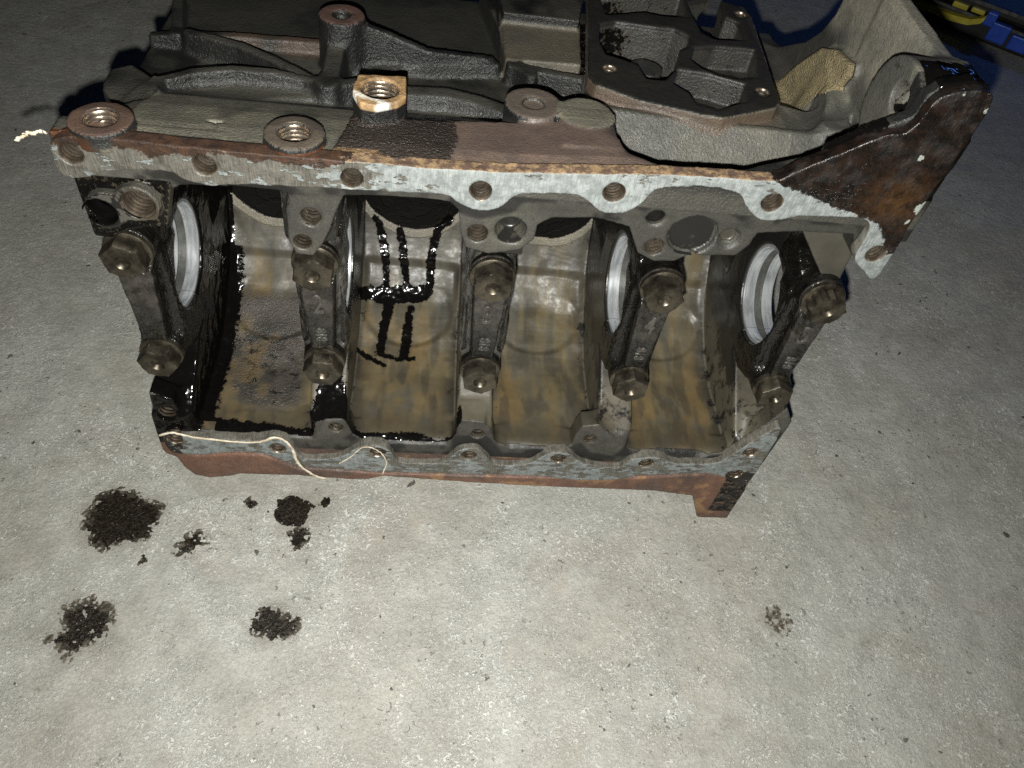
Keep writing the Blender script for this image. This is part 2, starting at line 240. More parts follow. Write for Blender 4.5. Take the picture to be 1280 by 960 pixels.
def mat_cap():
    n = NT('oily_cap_iron')
    mid = n.noise(170, 5, 0.65); c = n.attr('Col', 'Color')
    calm = n.math('SUBTRACT', 1.0, n.math('MULTIPLY', n.attr('gloss'), 2.8, clamp=True))
    v = n.mix(calm, c, n.mix(n.ramp(mid, 0.3, 0.7), (0.55, 0.55, 0.55), (1.4, 1.35, 1.25)), 'MULTIPLY')
    oil = n.ramp(n.noise(60, 4, 0.6), 0.5, 0.62)
    v = n.mix(n.math('MULTIPLY', oil, 0.8), v, (0.006, 0.005, 0.004))
    h = n.math('ADD', n.math('MULTIPLY', n.noise(210, 3, 0.55), 2.2), n.math('MULTIPLY', n.noise(700, 2, 0.5), 0.5))
    return n.done(v, n.fmix(mid, 0.18, 0.36), 0.0, n.bump(h, 0.0010, 0.9), 0.7)

M = {}
M['cast'] = mat_casting(); M['rail'] = mat_rail(); M['cap'] = mat_cap()
M['bolt'] = mat_simple('oily_bolt_steel', (0.038, 0.033, 0.025), (0.145, 0.125, 0.095), 110, (0.28, 0.5), 0.85, 0.0001, 500)
def mat_shell():
    n = NT('bearing_metal'); st = n.noise(1.0, 3, 0.5, n.scalev(n.pos, (420, 60, 60))); bl = n.noise(70, 4, 0.6)
    v = n.mix(n.ramp(st, 0.35, 0.65), (0.56, 0.59, 0.62), (0.84, 0.87, 0.90)); v = n.mix(n.math('MULTIPLY', n.ramp(bl, 0.50, 0.66), 0.45), v, (0.30, 0.31, 0.32))
    return n.done(v, n.fmix(bl, 0.20, 0.36), 0.75, n.bump(st, 0.00003, 1.0))
M['shell'] = mat_shell()
M['groove'] = mat_simple('bearing_groove_metal', (0.09, 0.09, 0.087), (0.15, 0.15, 0.143), 90, (0.35, 0.5), 0.6, 0.0001, 700)
M['number'] = mat_simple('raised_number_iron', (0.03, 0.028, 0.025), (0.10, 0.094, 0.085), 200, (0.2, 0.4), 0.3, 0.0003, 500)
M['hole'] = mat_simple('hole_shade', (0.008, 0.007, 0.006), (0.02, 0.017, 0.014), 300)  # near-black hole bottoms: the shade of depth put into the colour
M['thread'] = mat_simple('thread_steel', (0.20, 0.155, 0.115), (0.46, 0.39, 0.31), 200, (0.22, 0.38), 0.9, 0.0001, 1200)

# ---------------------------------------------------------------- object helpers
BASE = Vector((0.19, 0.09, 0.0))
def W(x, y, z): return ((x)*S, (y)*S, (z+ZB)*S)
def link(name, me, mat=None, parent=None, loc=(0, 0, 0)):
    o = bpy.data.objects.new(name, me); col.objects.link(o)
    if mat is not None and len(me.materials) == 0: me.materials.append(mat)
    if parent is not None: o.parent = parent
    o.location = loc; return o
def thing(name, label, cat, loc, group=None):
    o = bpy.data.objects.new(name, None); o.empty_display_size = 0.02; col.objects.link(o); o.location = loc
    o['label'] = label; o['category'] = cat
    if group: o['group'] = group
    return o
def tag(o, label, cat=None, group=None, kind=None):
    o['label'] = label
    if cat: o['category'] = cat
    if group: o['group'] = group
    if kind: o['kind'] = kind
    return o
def mesh_np(name, V, F, smooth=True):
    me = bpy.data.meshes.new(name); V = np.asarray(V, np.float32); F = np.asarray(F, np.int32); k = F.shape[1]
    me.vertices.add(len(V)); me.vertices.foreach_set('co', V.ravel())
    me.loops.add(F.size); me.loops.foreach_set('vertex_index', F.ravel())
    me.polygons.add(len(F)); me.polygons.foreach_set('loop_start', np.arange(0, F.size, k, dtype=np.int32))
    me.polygons.foreach_set('use_smooth', np.full(len(F), smooth)); me.update(calc_edges=True); me.validate(); return me
def set_attr(me, name, vals):
    a = me.attributes.new(name, 'FLOAT', 'POINT'); a.data.foreach_set('value', np.asarray(vals, np.float32))
def set_col(me, name, rgb):
    a = me.attributes.new(name, 'FLOAT_COLOR', 'POINT')
    a.data.foreach_set('color', np.concatenate([rgb, np.ones((len(rgb), 1))], 1).astype(np.float32).ravel())

# ---------------------------------------------------------------- signed distance modelling of castings
def poly_sdf(P, A, B):
    P = np.asarray(P, float); d = np.full(np.broadcast(A, B).shape, 1e12); ins = np.zeros(d.shape, bool)
    for i in range(len(P)):
        a = P[i]; b = P[(i+1) % len(P)]; e = b-a; L = e@e
        if L < 1e-12: continue
        t = np.clip(((A-a[0])*e[0]+(B-a[1])*e[1])/L, 0, 1)
        d = np.minimum(d, (A-a[0]-t*e[0])**2+(B-a[1]-t*e[1])**2)
        c1 = (a[1] > B) != (b[1] > B)
        if abs(e[1]) > 1e-12: ins ^= c1 & (A < e[0]*(B-a[1])/e[1]+a[0])
    d = np.sqrt(d); return np.where(ins, -d, d)
def smin(a, b, k):
    if k <= 0: return np.minimum(a, b)
    h = np.maximum(k-np.abs(a-b), 0)/k; return np.minimum(a, b)-h*h*k*0.25
class Field:
    def __init__(s, lo, hi, h):
        s.h = h; s.ax = [np.arange(lo[i], hi[i]+h, h, dtype=np.float32) for i in range(3)]
        s.D = np.full([len(a) for a in s.ax], 50.0, np.float32)
    def sub(s, lo, hi):
        sl = tuple(slice(int(np.searchsorted(s.ax[i], lo[i])), int(np.searchsorted(s.ax[i], hi[i]))) for i in range(3))
        return sl, s.ax[0][sl[0]][:, None, None], s.ax[1][sl[1]][None, :, None], s.ax[2][sl[2]][None, None, :]
    def put(s, sl, d, k, op):
        if s.D[sl].size == 0: return
        d = d.astype(np.float32)
        if op == 'add': s.D[sl] = smin(s.D[sl], d, k)
        else: s.D[sl] = -smin(-s.D[sl], d, k)
    def prism(s, axis, P, lo, hi, k=2.0, op='add', grow=0.0):
        P = np.asarray(P, float); mg = k+5+grow
        i, j = [(1, 2), (0, 2), (0, 1)][axis]
        l = [0, 0, 0]; u = [0, 0, 0]; l[axis] = lo-mg; u[axis] = hi+mg
        l[i], u[i] = P[:, 0].min()-mg, P[:, 0].max()+mg; l[j], u[j] = P[:, 1].min()-mg, P[:, 1].max()+mg
        sl, x, y, z = s.sub(l, u); g = [x, y, z]
        d2 = poly_sdf(P, g[i], g[j])-grow; dw = np.abs(g[axis]-(lo+hi)/2)-(hi-lo)/2
        s.put(sl, np.maximum(d2, dw), k, op)
    def cyl(s, axis, c, r, lo, hi, k=1.0, op='add', r2=None):
        mg = k+5; i, j = [(1, 2), (0, 2), (0, 1)][axis]; R = max(r, r2 or r)
        l = [0, 0, 0]; u = [0, 0, 0]; l[axis] = lo-mg; u[axis] = hi+mg
        l[i], u[i] = c[0]-R-mg, c[0]+R+mg; l[j], u[j] = c[1]-R-mg, c[1]+R+mg
        sl, x, y, z = s.sub(l, u); g = [x, y, z]
        rr = r if r2 is None else r+(r2-r)*np.clip((g[axis]-lo)/(hi-lo), 0, 1)
        d2 = np.sqrt((g[i]-c[0])**2+(g[j]-c[1])**2)-rr; dw = np.abs(g[axis]-(lo+hi)/2)-(hi-lo)/2
        s.put(sl, np.maximum(d2, dw), k, op)
    def wall(s, pts, r, zb, k=4.0, slope=0.0):
        P = np.asarray(pts, float); mg = k+r+5+slope*60
        sl, x, y, z = s.sub((P[:, 0].min()-mg, P[:, 1].min()-mg, zb-mg), (P[:, 0].max()+mg, P[:, 1].max()+mg, P[:, 2].max()+mg))
        d = np.full(np.broadcast(x, y).shape, 1e6); zt = np.zeros(d.shape)
        for a, b in zip(P[:-1], P[1:]):
            e = b[:2]-a[:2]; t = np.clip(((x-a[0])*e[0]+(y-a[1])*e[1])/(e@e), 0, 1)
            q = np.sqrt((x-a[0]-t*e[0])**2+(y-a[1]-t*e[1])**2); m = q < d
            d = np.where(m, q, d); zt = np.where(m, a[2]+t*(b[2]-a[2]), zt)
        s.put(sl, np.maximum(np.maximum(d-r-slope*np.maximum(zt-z, 0), z-zt), zb-z), k, 'add')
    def mesh(s):
        D = s.D.copy(); D[[0, -1]] = np.maximum(D[[0, -1]], .5); D[:, [0, -1]] = np.maximum(D[:, [0, -1]], .5); D[:, :, [0, -1]] = np.maximum(D[:, :, [0, -1]], .5)
        D[D == 0] = 1e-4; n = D.shape; I = D < 0
        c = np.zeros([k-1 for k in n], np.uint8)
        for a in (0, 1):
            for b in (0, 1):
                for e in (0, 1): c += I[a:n[0]-1+a, b:n[1]-1+b, e:n[2]-1+e]
        act = np.argwhere((c > 0) & (c < 8)); idx = np.full(c.shape, -1, np.int32); idx[tuple(act.T)] = np.arange(len(act))
        P = np.zeros((len(act), 3)); N = np.zeros(len(act)); i, j, k = act.T
        cor = [(a, b, e) for a in (0, 1) for b in (0, 1) for e in (0, 1)]
        val = {q: D[i+q[0], j+q[1], k+q[2]] for q in cor}
        for q in cor:
            for ax in range(3):
                if q[ax] == 0:
                    q2 = list(q); q2[ax] = 1; q2 = tuple(q2); a = val[q]; b = val[q2]; m = (a < 0) != (b < 0)
                    t = np.where(m, a/np.where(m, a-b, 1), 0)
                    for d in range(3): P[:, d] += np.where(m, q[d]+(t if d == ax else 0), 0)
                    N += m
        P = P/N[:, None]+act; V = np.stack([s.ax[d][0]+P[:, d]*s.h for d in range(3)], 1)
        Q = []
        for ax in range(3):
            a, b = [(1, 2), (2, 0), (0, 1)][ax]
            s0 = [slice(None)]*3; s1 = [slice(None)]*3; s0[ax] = slice(0, -1); s1[ax] = slice(1, None)
            f = np.argwhere(I[tuple(s0)] != I[tuple(s1)])
            f = f[(f[:, a] > 0) & (f[:, b] > 0) & (f[:, a] < c.shape[a]) & (f[:, b] < c.shape[b])]
            flip = I[tuple(f.T)]; qs = []
            for da, db in ((-1, -1), (0, -1), (0, 0), (-1, 0)):
                g = f.copy(); g[:, a] += da; g[:, b] += db; qs.append(idx[tuple(g.T)])
            q = np.stack(qs, 1); q[~flip] = q[~flip][:, ::-1]; Q.append(q)
        return V, np.concatenate(Q)

def vnormals(V, F):
    a = V[F[:, 2]]-V[F[:, 0]]; b = V[F[:, 3]]-V[F[:, 1]]; n = np.cross(a, b); N = np.zeros_like(V)
    for i in range(4):
        for d in range(3): N[:, d] += np.bincount(F[:, i], n[:, d], len(V))
    return N/np.maximum(np.linalg.norm(N, axis=1, keepdims=True), 1e-9)
def vnoise(P, scale, seed=0, octv=4):
    # value noise on points (mm), numpy only
    r = np.random.default_rng(seed); T = r.random((64, 64, 64)).astype(np.float32); out = np.zeros(len(P)); amp = 1; tot = 0
    for o in range(octv):
        q = P*scale*2**o+17.3*o; i = np.floor(q).astype(int); f = q-i; f = f*f*(3-2*f); acc = 0
        for a in (0, 1):
            for b in (0, 1):
                for e in (0, 1):
                    acc = acc+T[(i[:, 0]+a) & 63, (i[:, 1]+b) & 63, (i[:, 2]+e) & 63]*np.where(a, f[:, 0], 1-f[:, 0])*np.where(b, f[:, 1], 1-f[:, 1])*np.where(e, f[:, 2], 1-f[:, 2])
        out += amp*acc; tot += amp; amp *= .5
    return out/tot
def sstep(x, a, b):
    t = np.clip((x-a)/(b-a), 0, 1); return t*t*(3-2*t)

# ---------------------------------------------------------------- the block casting
PITCH = 94.0; CY = 56.0; MAINS = [PITCH*i for i in range(5)]
def build_casting(h):
    f = Field((-22, -12, -186), (400, 246, 186), h)
    f.prism(0, [(1, 114), (18, 113), (40, 108), (62, 100), (92, 84), (260, 80), (260, -112), (90, -120), (50, -128), (1, -128)], -12, 388, 0)
    # ---- upper side of the block
    f.prism(2, [(-30, 16), (-4, 17), (6, 33), (13, 46), (14, 92), (-30, 92)], 86, 140, 3, 'cut')
    # rail strip, rising a little towards the rear
    P = np.asarray(TOP_RAIL); mg = 8
    sl, x, y, z = f.sub((P[:, 0].min()-mg, -8, 60), (P[:, 0].max()+mg, P[:, 1].max()+mg, 140))
    d2 = poly_sdf([(max(-11, min(388, a)), max(0, b)) for a, b in TOP_RAIL], x, y)
    zt = 115.5+8*np.clip((x-190)/120, 0, 1)
    f.put(sl, np.maximum(np.maximum(d2, z-zt), 60-z), 2.0, 'add')
    f.prism(2, LENS, 76, 94, 4)
    f.wall(RIB_LENS, 2.6, 70, 4, 0.12)
    f.wall(RIB_DIAG, 3.0, 70, 3.5, 0.15)
    f.prism(2, LEFT_BUMP, 60, 101, 5)
    for q, r in ((RIB_BELT, 3), (POST_A, 3), (POST_B, 3.5), (RIB_RIGHT, 3)): f.wall(q, r, 70, 2.5, 0.08)
    f.wall(GUSSET, 2.3, 70, 2.5, 0.1); f.wall(GUSSET_LOW, 2.5, 70, 3.5, 0.15); f.wall(RIB_BOSS, 5, 70, 4, 0.08)
    f.prism(2, SLAB, 70, 96, 3); f.prism(2, SLAB_TOP, 70, 103, 3)
    f.wall(RIB_MID, 4.5, 70, 4, 0.3)
    f.prism(2, LEDGE, 70, 104, 4)
    f.prism(2, BOWL, 86, 140, 9, 'cut')
    f.wall(RIB_BOWL, 1.6, 70, 3.5, 0.75)
    bt = BOSS_TALL[0]; f.cyl(2, bt, 14.5, 60, 113, 3, r2=12.8)
    for (bx, by), r in zip(BOSS_TOPS, (13.5, 13.5, 0, 14.5, 14)):
        if r: f.cyl(2, (bx, by), r, 70 if by > 30 else 110, 119, 2.0)
    f.prism(2, [(BOSS_TOPS[4][0]-13, BOSS_TOPS[4][1]), (BOSS_TOPS[4][0]-13, 20), (BOSS_TOPS[4][0]+14, 20), (BOSS_TOPS[4][0]+14, BOSS_TOPS[4][1])], 80, 118, 3)
    f.prism(2, BRACKET, 70, 126, 1.5)
    for (bx, by), r, zt in ((BOSS_TOPS[0], 7, 119), (BOSS_TOPS[1], 7, 119), (BRACKET_HOLE[0], 9, 126)): f.cyl(2, (bx, by), r, zt-26, zt+8, .6, 'cut')
    bx, by = BOSS_TOPS[3]; f.cyl(2, (bx, by), 5.5, 117, 126, 1.2, 'cut'); f.cyl(2, bt, 5.0, 108, 120, 1.2, 'cut')
    # filter pad with its open passages
    f.prism(2, PAD, 103, 112, 1.0); f.prism(2, PAD, 70, 106, 5, grow=-4)
    for q, zb in ((PK1, 78), (PK2, 97), (PK3, 96), (PK4, 90), (PK5, 80)): f.prism(2, q, zb, 125, 1.2, 'cut', grow=1.2)
    c1 = np.mean(PK1, axis=0); f.cyl(2, (c1[0]+3, c1[1]+2), 10, 76, 99, 6); f.cyl(2, (c1[0]-17, c1[1]+8), 8, 76, 94, 5)
    for q in PAD_HOLES: f.cyl(2, q, 3.6, 96, 118, .5, 'cut')
    # ---- rear flange with its ear
    f.prism(0, [(1, 62), (1, 150), (30, 166)]+WEB+[(217, 60), (60, 60)], 382, 391, 9)
    f.wall([(w_[0], 0, 0) for w_ in ()] or [(386, 28, 169), (386, 60, 170), (386, 104, 171)], 4.0, 120, 4)
    f.prism(0, ROUGH, 374, 385, 3); f.cyl(0, OVAL[0], 7, 372, 385, 3)
    f.wall([(384, 120, 118), (376, 92, 112), (368, 74, 110)], 5, 80, 10, .35)
    f.cyl(0, (23, 148), 25, 362, 391, 4)
    f.prism(0, [(1, 60), (1, 150), (14, 150), (14, 60)], 356, 391, 4)
    f.prism(1, [(330, 100), (330, 139), (350, 153), (361, 160), (361, 169), (366, 175), (378, 178), (386, 176), (388, 167), (388, 100)], 0, 7, 3)
    f.cyl(0, (20, 157), 7.5, 355, 374, .6, 'cut')
    f.prism(0, [(-20, 20), (-20, 200), (-1, 200), (-1, 20)], 330, 400, .5, 'cut')
    # ---- crankcase bays: swept by the counterweights
    th = np.radians(np.arange(-92, 93, 4.0))
    arc = [(CY+100*math.cos(t), 100*math.sin(t)) for t in th if math.sin(t) < 0.6]
    bay = [(-20, -99), (40, -99.5)] + arc + [(100, 66), (60, 76), (30, 88), (20, 93), (-20, 93)]
    for i in range(4):
        f.prism(0, bay, MAINS[i]+11.5, MAINS[i+1]-11.5, 7, 'cut')
        # shallow cast steps and the scooped pocket under each cylinder, all soft edged
        sl, gx, gy, gz = f.sub((MAINS[i]+8, 30, -116), (MAINS[i+1]-8, 165, 5))
        rad = np.sqrt((gy-CY)**2+gz**2); th2 = np.degrees(np.arctan2(gz, np.maximum(gy-CY, 1e-3)))
        win = sstep(gx, MAINS[i]+10, MAINS[i]+17)*sstep(-gx, -MAINS[i+1]+10, -MAINS[i+1]+17)*sstep(rad, 70, 85)*sstep(gy, 32, 66)
        w2 = th2+0.5*np.sin(gx*0.06+i)+(gx-MAINS[i]-46)*0.03
        A_ = 3.2*sstep(-w2, 37, 41)*sstep(w2, -62, -47)+1.6*sstep(-w2, 68, 76)*sstep(gy, 32, 62)
        dd = np.sqrt(((gx-MAINS[i]-46)/33)**2+((w2*1.745+104)/27)**2)
        A_ = A_+2.6*sstep(-dd, -1.04, -0.86)*sstep(-w2, 48, 56)
        bx, by = np.meshgrid(np.arange(gx.shape[0])*f.h, np.arange(0, 100, 1.0), indexing='ij')
        lump = (vnoise(np.stack([bx.ravel()/20, by.ravel()/15, np.full(bx.size, 3.7*i)], 1), 1.0, 60+i, 2).reshape(bx.shape)-.5)*5.0
        ti_ = np.clip((-th2).astype(int), 0, 99); A_ = A_+lump[np.arange(gx.shape[0])[:, None, None], ti_]
        f.D[sl] += (A_*win).astype(np.float32)
        f.cyl(1, (MAINS[i]+47, 0), 42, 110, 260, 1.0, 'cut')
    front = [(-20, 92), (26, 92), (CY, 68), (CY, -53), (44, -57), (2, -84), (-20, -90)]
    f.prism(0, front, -30, 376+60, 2, 'cut')
    # ---- plates and bosses behind the rails
    f.prism(1, PLATE_UP, 1, 17, 2)
    f.prism(1, PLATE_LO, 1, 14, 6)
    f.prism(1, [(-30, 40), (-30, 93), (34, 93), (34, 40)], -12, 7, 1.5, 'cut')
    f.prism(1, BOSS1, 1.5, 14, 2)
    f.prism(1, [(-12, 93), (40, 93), (60, 93), (60, 114), (-12, 114)], 0.5, 12, 1)
    for b in (1, 2): f.prism(1, [(MAINS[b]-12, 60), (MAINS[b]-12, 95), (MAINS[b]+13, 95), (MAINS[b]+13, 60)], 6, 60, 4)
    f.prism(1, REAR_WEB, 20, 60, 3)
    # lower skirt band and foot, left as cast
    f.prism(1, RUST_LO, -2.5, 30, 2)
    # ---- bores and holes
    for mx in MAINS: f.cyl(0, (CY, 0), 32.2, mx-16, mx+16, .5, 'cut')
    f.prism(1, [(-30, -64), (-11.5, -64), (-11.5, 140), (-30, 140)], -20, 260, 1.0, 'cut')
    for (hx, hz) in HOLES_UP+HOLES_LO: f.cyl(1, (hx, hz), 5.0, -12, 24, .3, 'cut')
    rr = (7.6, 7.6, 5, 4.4, 5.2, 0, 4.8, 5.0, 0, 0, 5.5, 4.6, 4.6, 4.2)
    for (hx, hz), r in zip(HOLES_BOSS, rr):
        if r: f.cyl(1, (hx, hz), r, -12, 26, .5, 'cut')
    f.cyl(1, (HOLES_BOSS[5][0], HOLES_BOSS[5][1]+1), 9.0, -2, 12, 1.0, 'cut', r2=5.5)
    f.cyl(1, HOLES_BOSS[8], 13, -2, 4.6, .4, 'cut', r2=12.4); f.cyl(1, HOLES_BOSS[9], 7.5, -2, 6, 1.5, 'cut', r2=4)
    return f.mesh()

V, F = build_casting(HRES)
N = vnormals(V, F)
V = V+N*((vnoise(V, 1/7, 31, 3)-.5)*np.where(V[:, 2] > 70, 0.45, 0.6)*np.where((N[:, 1] < -.8) & (V[:, 1] < 6), .12, 1))[:, None]
x, y, z = V.T
n1 = vnoise(V, 1/40, 1); n2 = vnoise(V, 1/12, 2); n3 = vnoise(V, 1/90, 3, 3)
Cc = np.tile(np.array([[0.060, 0.058, 0.052]]), (len(V), 1)); oil = np.zeros(len(V)); dirt_shade = np.zeros(len(V)); grain = np.full(len(V), 0.35)
def paint(mask, rgb):
    global Cc
    mk = np.clip(mask, 0, 1)[:, None]; Cc = Cc*(1-mk)+np.asarray(rgb)[None]*mk
top = ((z > 74) & (N[:, 2] > -0.2) & (y > 2) & ~((N[:, 1] < -0.5) & (y < 26) & (z < 101))) | (z > 101)
inner = ~top & (y > 1.5)
ti = inner.astype(float); tt = top.astype(float)
def pd(P, A, B): return poly_sdf(P, A, B)
def line_d(P, A, B):
    d = np.full(A.shape, 1e6)
    for a, b in zip(P[:-1], P[1:]):
        a = np.array(a); b = np.array(b); e = b-a; t = np.clip(((A-a[0])*e[0]+(B-a[1])*e[1])/(e@e), 0, 1)
        d = np.minimum(d, np.hypot(A-a[0]-t*e[0], B-a[1]-t*e[1]))
    return d
sarc = np.where(y > CY, 100*np.arctan2(z, np.maximum(y-CY, 1e-3)), -157.08-(CY-y))
# bays: brown oil varnish
TAN, GREY, OCH = (0.112, 0.091, 0.053), (0.074, 0.069, 0.056), (0.148, 0.097, 0.040)
ns = vnoise(np.stack([x/9, sarc/45, np.zeros(len(x))], 1), 1.0, 8, 4)
paint(ti, GREY); paint(ti*sstep(n3*.5+ns*.5+(-z-62)*0.005, 0.38, 0.60), TAN)
paint(ti*sstep(ns*.45+n1*.55, 0.45, 0.64)*sstep(-z, 50, 100)*0.6, OCH); paint(ti*sstep(vnoise(np.stack([x/6, sarc/30, np.zeros(len(x))], 1), 1.0, 9, 4), .54, .70)*.6, (0.052, 0.048, 0.038))
paint(ti*sstep(n2, 0.55, 0.72)*0.6, (0.085, 0.080, 0.066))
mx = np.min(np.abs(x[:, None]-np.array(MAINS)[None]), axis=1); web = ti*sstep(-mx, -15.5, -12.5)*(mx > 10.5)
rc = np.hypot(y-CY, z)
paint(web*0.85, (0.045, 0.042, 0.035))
dirt_shade = np.maximum(dirt_shade, web*(0.34+0.5*sstep(-rc, -84, -56)))
dirt_shade = np.maximum(dirt_shade, ti*sstep(-mx, -24, -13)*sstep(n1, 0.35, 0.6)*0.42)
paint(ti*(mx > 12.4)*sstep(-mx, -27, -13)*sstep(vnoise(V, 1/16, 71, 3), .34, .56)*.85, (0.030, 0.027, 0.021))  # bay walls coloured darker towards the bulkheads, broken up by noise
sm_ = vnoise(np.stack([x/7, sarc/22, np.ones(len(x))], 1), 1.0, 72, 4); paint(ti*sstep(sm_, .52, .66)*.6, (0.045, 0.040, 0.030)); paint(ti*sstep(-sarc, 178, 205)*.7, (0.040, 0.035, 0.025))  # stretched dark smears, then darker towards the bottom edge
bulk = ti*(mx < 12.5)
paint(bulk*0.8, (0.035, 0.032, 0.026)); dirt_shade = np.maximum(dirt_shade, bulk*sstep(z, -60, -40)*0.72)
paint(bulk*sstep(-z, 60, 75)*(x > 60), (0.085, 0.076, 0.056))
grain = np.where(inner, -0.27, grain); glo = np.where(inner, 0.28, 0.0)
bayz = inner & (rc < 118) & (z < 0)
# black oil pooled in the front bay and the second bay
dA = pd(BLACK_A, x, sarc); oil = np.maximum(oil, np.where(inner & (z < 20) & (x < 180), np.clip(0.5-dA/8, 0, 1), 0))
oil = np.maximum(oil, np.where(inner & (x < 14.5), 0.78, 0)); oil = np.maximum(oil, np.where(inner & (x < 17) & (y < 46), 0.8, 0))
oil = np.maximum(oil, np.where(inner & (x < 25) & (z < -60), np.clip(0.5-(x-20)/10, 0, 0.9), 0))
dC = pd(CRUST_A, x, sarc); cr = np.where(bayz & (x < 90), np.clip(0.5-dC/14, 0, 1), 0)
cr = np.clip(cr*1.6-.2, 0, 1); paint(cr*0.95, (0.070, 0.061, 0.054)); grain = np.maximum(grain, cr*1.1-.27); glo = np.where(cr > .3, 0.2, glo); dirt_shade = np.maximum(dirt_shade, cr*sstep(-sarc, 112, 128)*0.40)
paint(cr*sstep(-sarc, 112, 122)*sstep(-n2, -.55, -.45)*.8, (0.040, 0.038, 0.033)); paint(np.where(bayz & (x < 50), 1.0, 0)*sstep(-sarc, 108, 124)*sstep(n2, .44, .68)*.6, (0.13, 0.094, 0.045))
n4 = vnoise(V, 1/8, 44, 2)
for P_, r_ in ((OIL_1, 2.8), (OIL_2, 2.7), (OIL_3, 3.2), (OIL_4, 3.3), (OIL_5, 3.3), (OIL_6, 1.6), (OIL_7, 1.7), (OIL_8, 6.5)):
    oil = np.maximum(oil, np.where(bayz & (x > 100) & (x < 180), np.clip(0.5-(line_d(P_, x, sarc)-r_*(0.45+1.0*n4))/5, 0, 1), 0))
rw = inner & (x > 345) & (y < 40) & (z > 48) & (N[:, 1] < -.3); paint(rw.astype(float), (0.055, 0.051, 0.041)); dirt_shade = np.where(rw, 0.1, dirt_shade)
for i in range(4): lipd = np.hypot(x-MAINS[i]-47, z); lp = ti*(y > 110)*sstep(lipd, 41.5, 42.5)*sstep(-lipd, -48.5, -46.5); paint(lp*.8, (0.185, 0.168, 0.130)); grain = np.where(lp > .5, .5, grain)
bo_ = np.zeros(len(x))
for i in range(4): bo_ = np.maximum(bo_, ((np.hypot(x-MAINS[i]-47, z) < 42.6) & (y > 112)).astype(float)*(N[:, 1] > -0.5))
paint(bo_, (0.010, 0.009, 0.008)); dirt_shade = np.where(bo_ > 0, 0.7, dirt_shade)  # cylinder bores painted near black, standing in for the shade inside
# plates behind the rail: smooth dull grey
rr_ = (7.6, 7.6, 5, 4.4, 5.2, 0, 4.8, 5.0, 0, 0, 5.5, 4.6, 4.6, 4.2)
pl = ((y < 4.5) & (y > -1.5) & (N[:, 1] < -0.5) & ((z > 50) | (z < -70))).astype(float)
paint(pl*(x > 34), (0.038, 0.0365, 0.032)); paint(pl*(x > 34)*sstep(n1, .5, .7)*.7, (0.060, 0.057, 0.049)); de_ = np.minimum(pd(RAIL_UP, x, z), pd(RAIL_LO, x, z)); paint(pl*sstep(-de_, -10, -7.5)*sstep(n2, .34, .5)*.85, (0.006, 0.006, 0.006)); grain = np.where((pl > 0), 0.03, grain); dirt_shade = np.where(pl*(x > 34) > 0, 0.08, dirt_shade)
fr = inner & (x < 33) & (z > 45); paint(fr*1.0, (0.045, 0.038, 0.028)); oil = np.where(fr & (N[:, 1] < -0.6) & (y > 5), 0.56, oil); oil = np.where(fr & (y < 5) & (N[:, 1] < -.5), 0.1, oil)
oil = np.where((z < -65) & (y < 8) & (x < 22), np.clip(0.5-(x-14)/10, 0, .9), oil)
for (hx, hz), r in zip(HOLES_BOSS, rr_):
    if r: hm = ((np.hypot(x-hx, z-hz) < r+1.2) & (y > 3.5) & (y < 30)).astype(float); paint(hm, (0.006, 0.0055, 0.005)); dirt_shade = np.where(hm > 0, 0.9, dirt_shade)  # hole walls painted near black for the shade of a deep hole
# upper side: dark grimy iron with pale dust
paint(tt, (0.0125, 0.013, 0.0128))
paint(tt*sstep(n1, 0.45, 0.68)*0.7, (0.040, 0.040, 0.0355))
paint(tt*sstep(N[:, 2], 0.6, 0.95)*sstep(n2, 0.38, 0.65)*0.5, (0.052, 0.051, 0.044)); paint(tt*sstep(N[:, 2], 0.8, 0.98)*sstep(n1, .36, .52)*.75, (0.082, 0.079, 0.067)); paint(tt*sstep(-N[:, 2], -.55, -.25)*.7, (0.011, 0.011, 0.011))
paint(tt*sstep(-y, -66, -34)*sstep(-z, -116, -108)*0.8, (0.055, 0.053, 0.045)); paint(tt*(x > 12)*(x < 112)*sstep(-y, -62, -46)*(z < 112)*sstep(n1, .3, .5)*.8, (0.125, 0.117, 0.093))
paint(tt*sstep(-y, -168, -150)*sstep(y, 138, 146)*sstep(-z, -92, -86)*sstep(n1, 0.40, 0.6)*0.7, (0.11, 0.07, 0.048))
# rust on the rail strip
strip = ((z > 106) & (y < 56) & (N[:, 2] > 0.3)).astype(float)
paint(strip*sstep(-pd(BROWN, x, y), -5, 4), (0.120, 0.088, 0.074)); dirt_shade = np.where(strip*(pd(BROWN, x, y) < 0) > 0, 0.12, dirt_shade)
sp = strip*sstep(-pd(SPECK, x, y), -1.5, 1.0); paint(sp, (0.036, 0.028, 0.024)); grain = np.where(sp > .5, 1.5, np.where(strip*(pd(BROWN, x, y) < 0) > 0, 0.12, np.where(top, 0.42, grain))); dirt_shade = np.where(sp > .5, 0.05, dirt_shade)
paint(((z > 108) & (y < 5) & (x < 108)).astype(float)*sstep(n2, 0.45, 0.58)*(z < 116.5), (0.075, 0.028, 0.011))
crust = ((z > 110) & (N[:, 2] > 0.3) & (y < 5.5) & (y > -3) & (x > 104) & (x < 335)).astype(float)*sstep(n2-0.03*(y-1), 0.36, 0.52)
paint(crust*.85, (0.23, 0.15, 0.082))
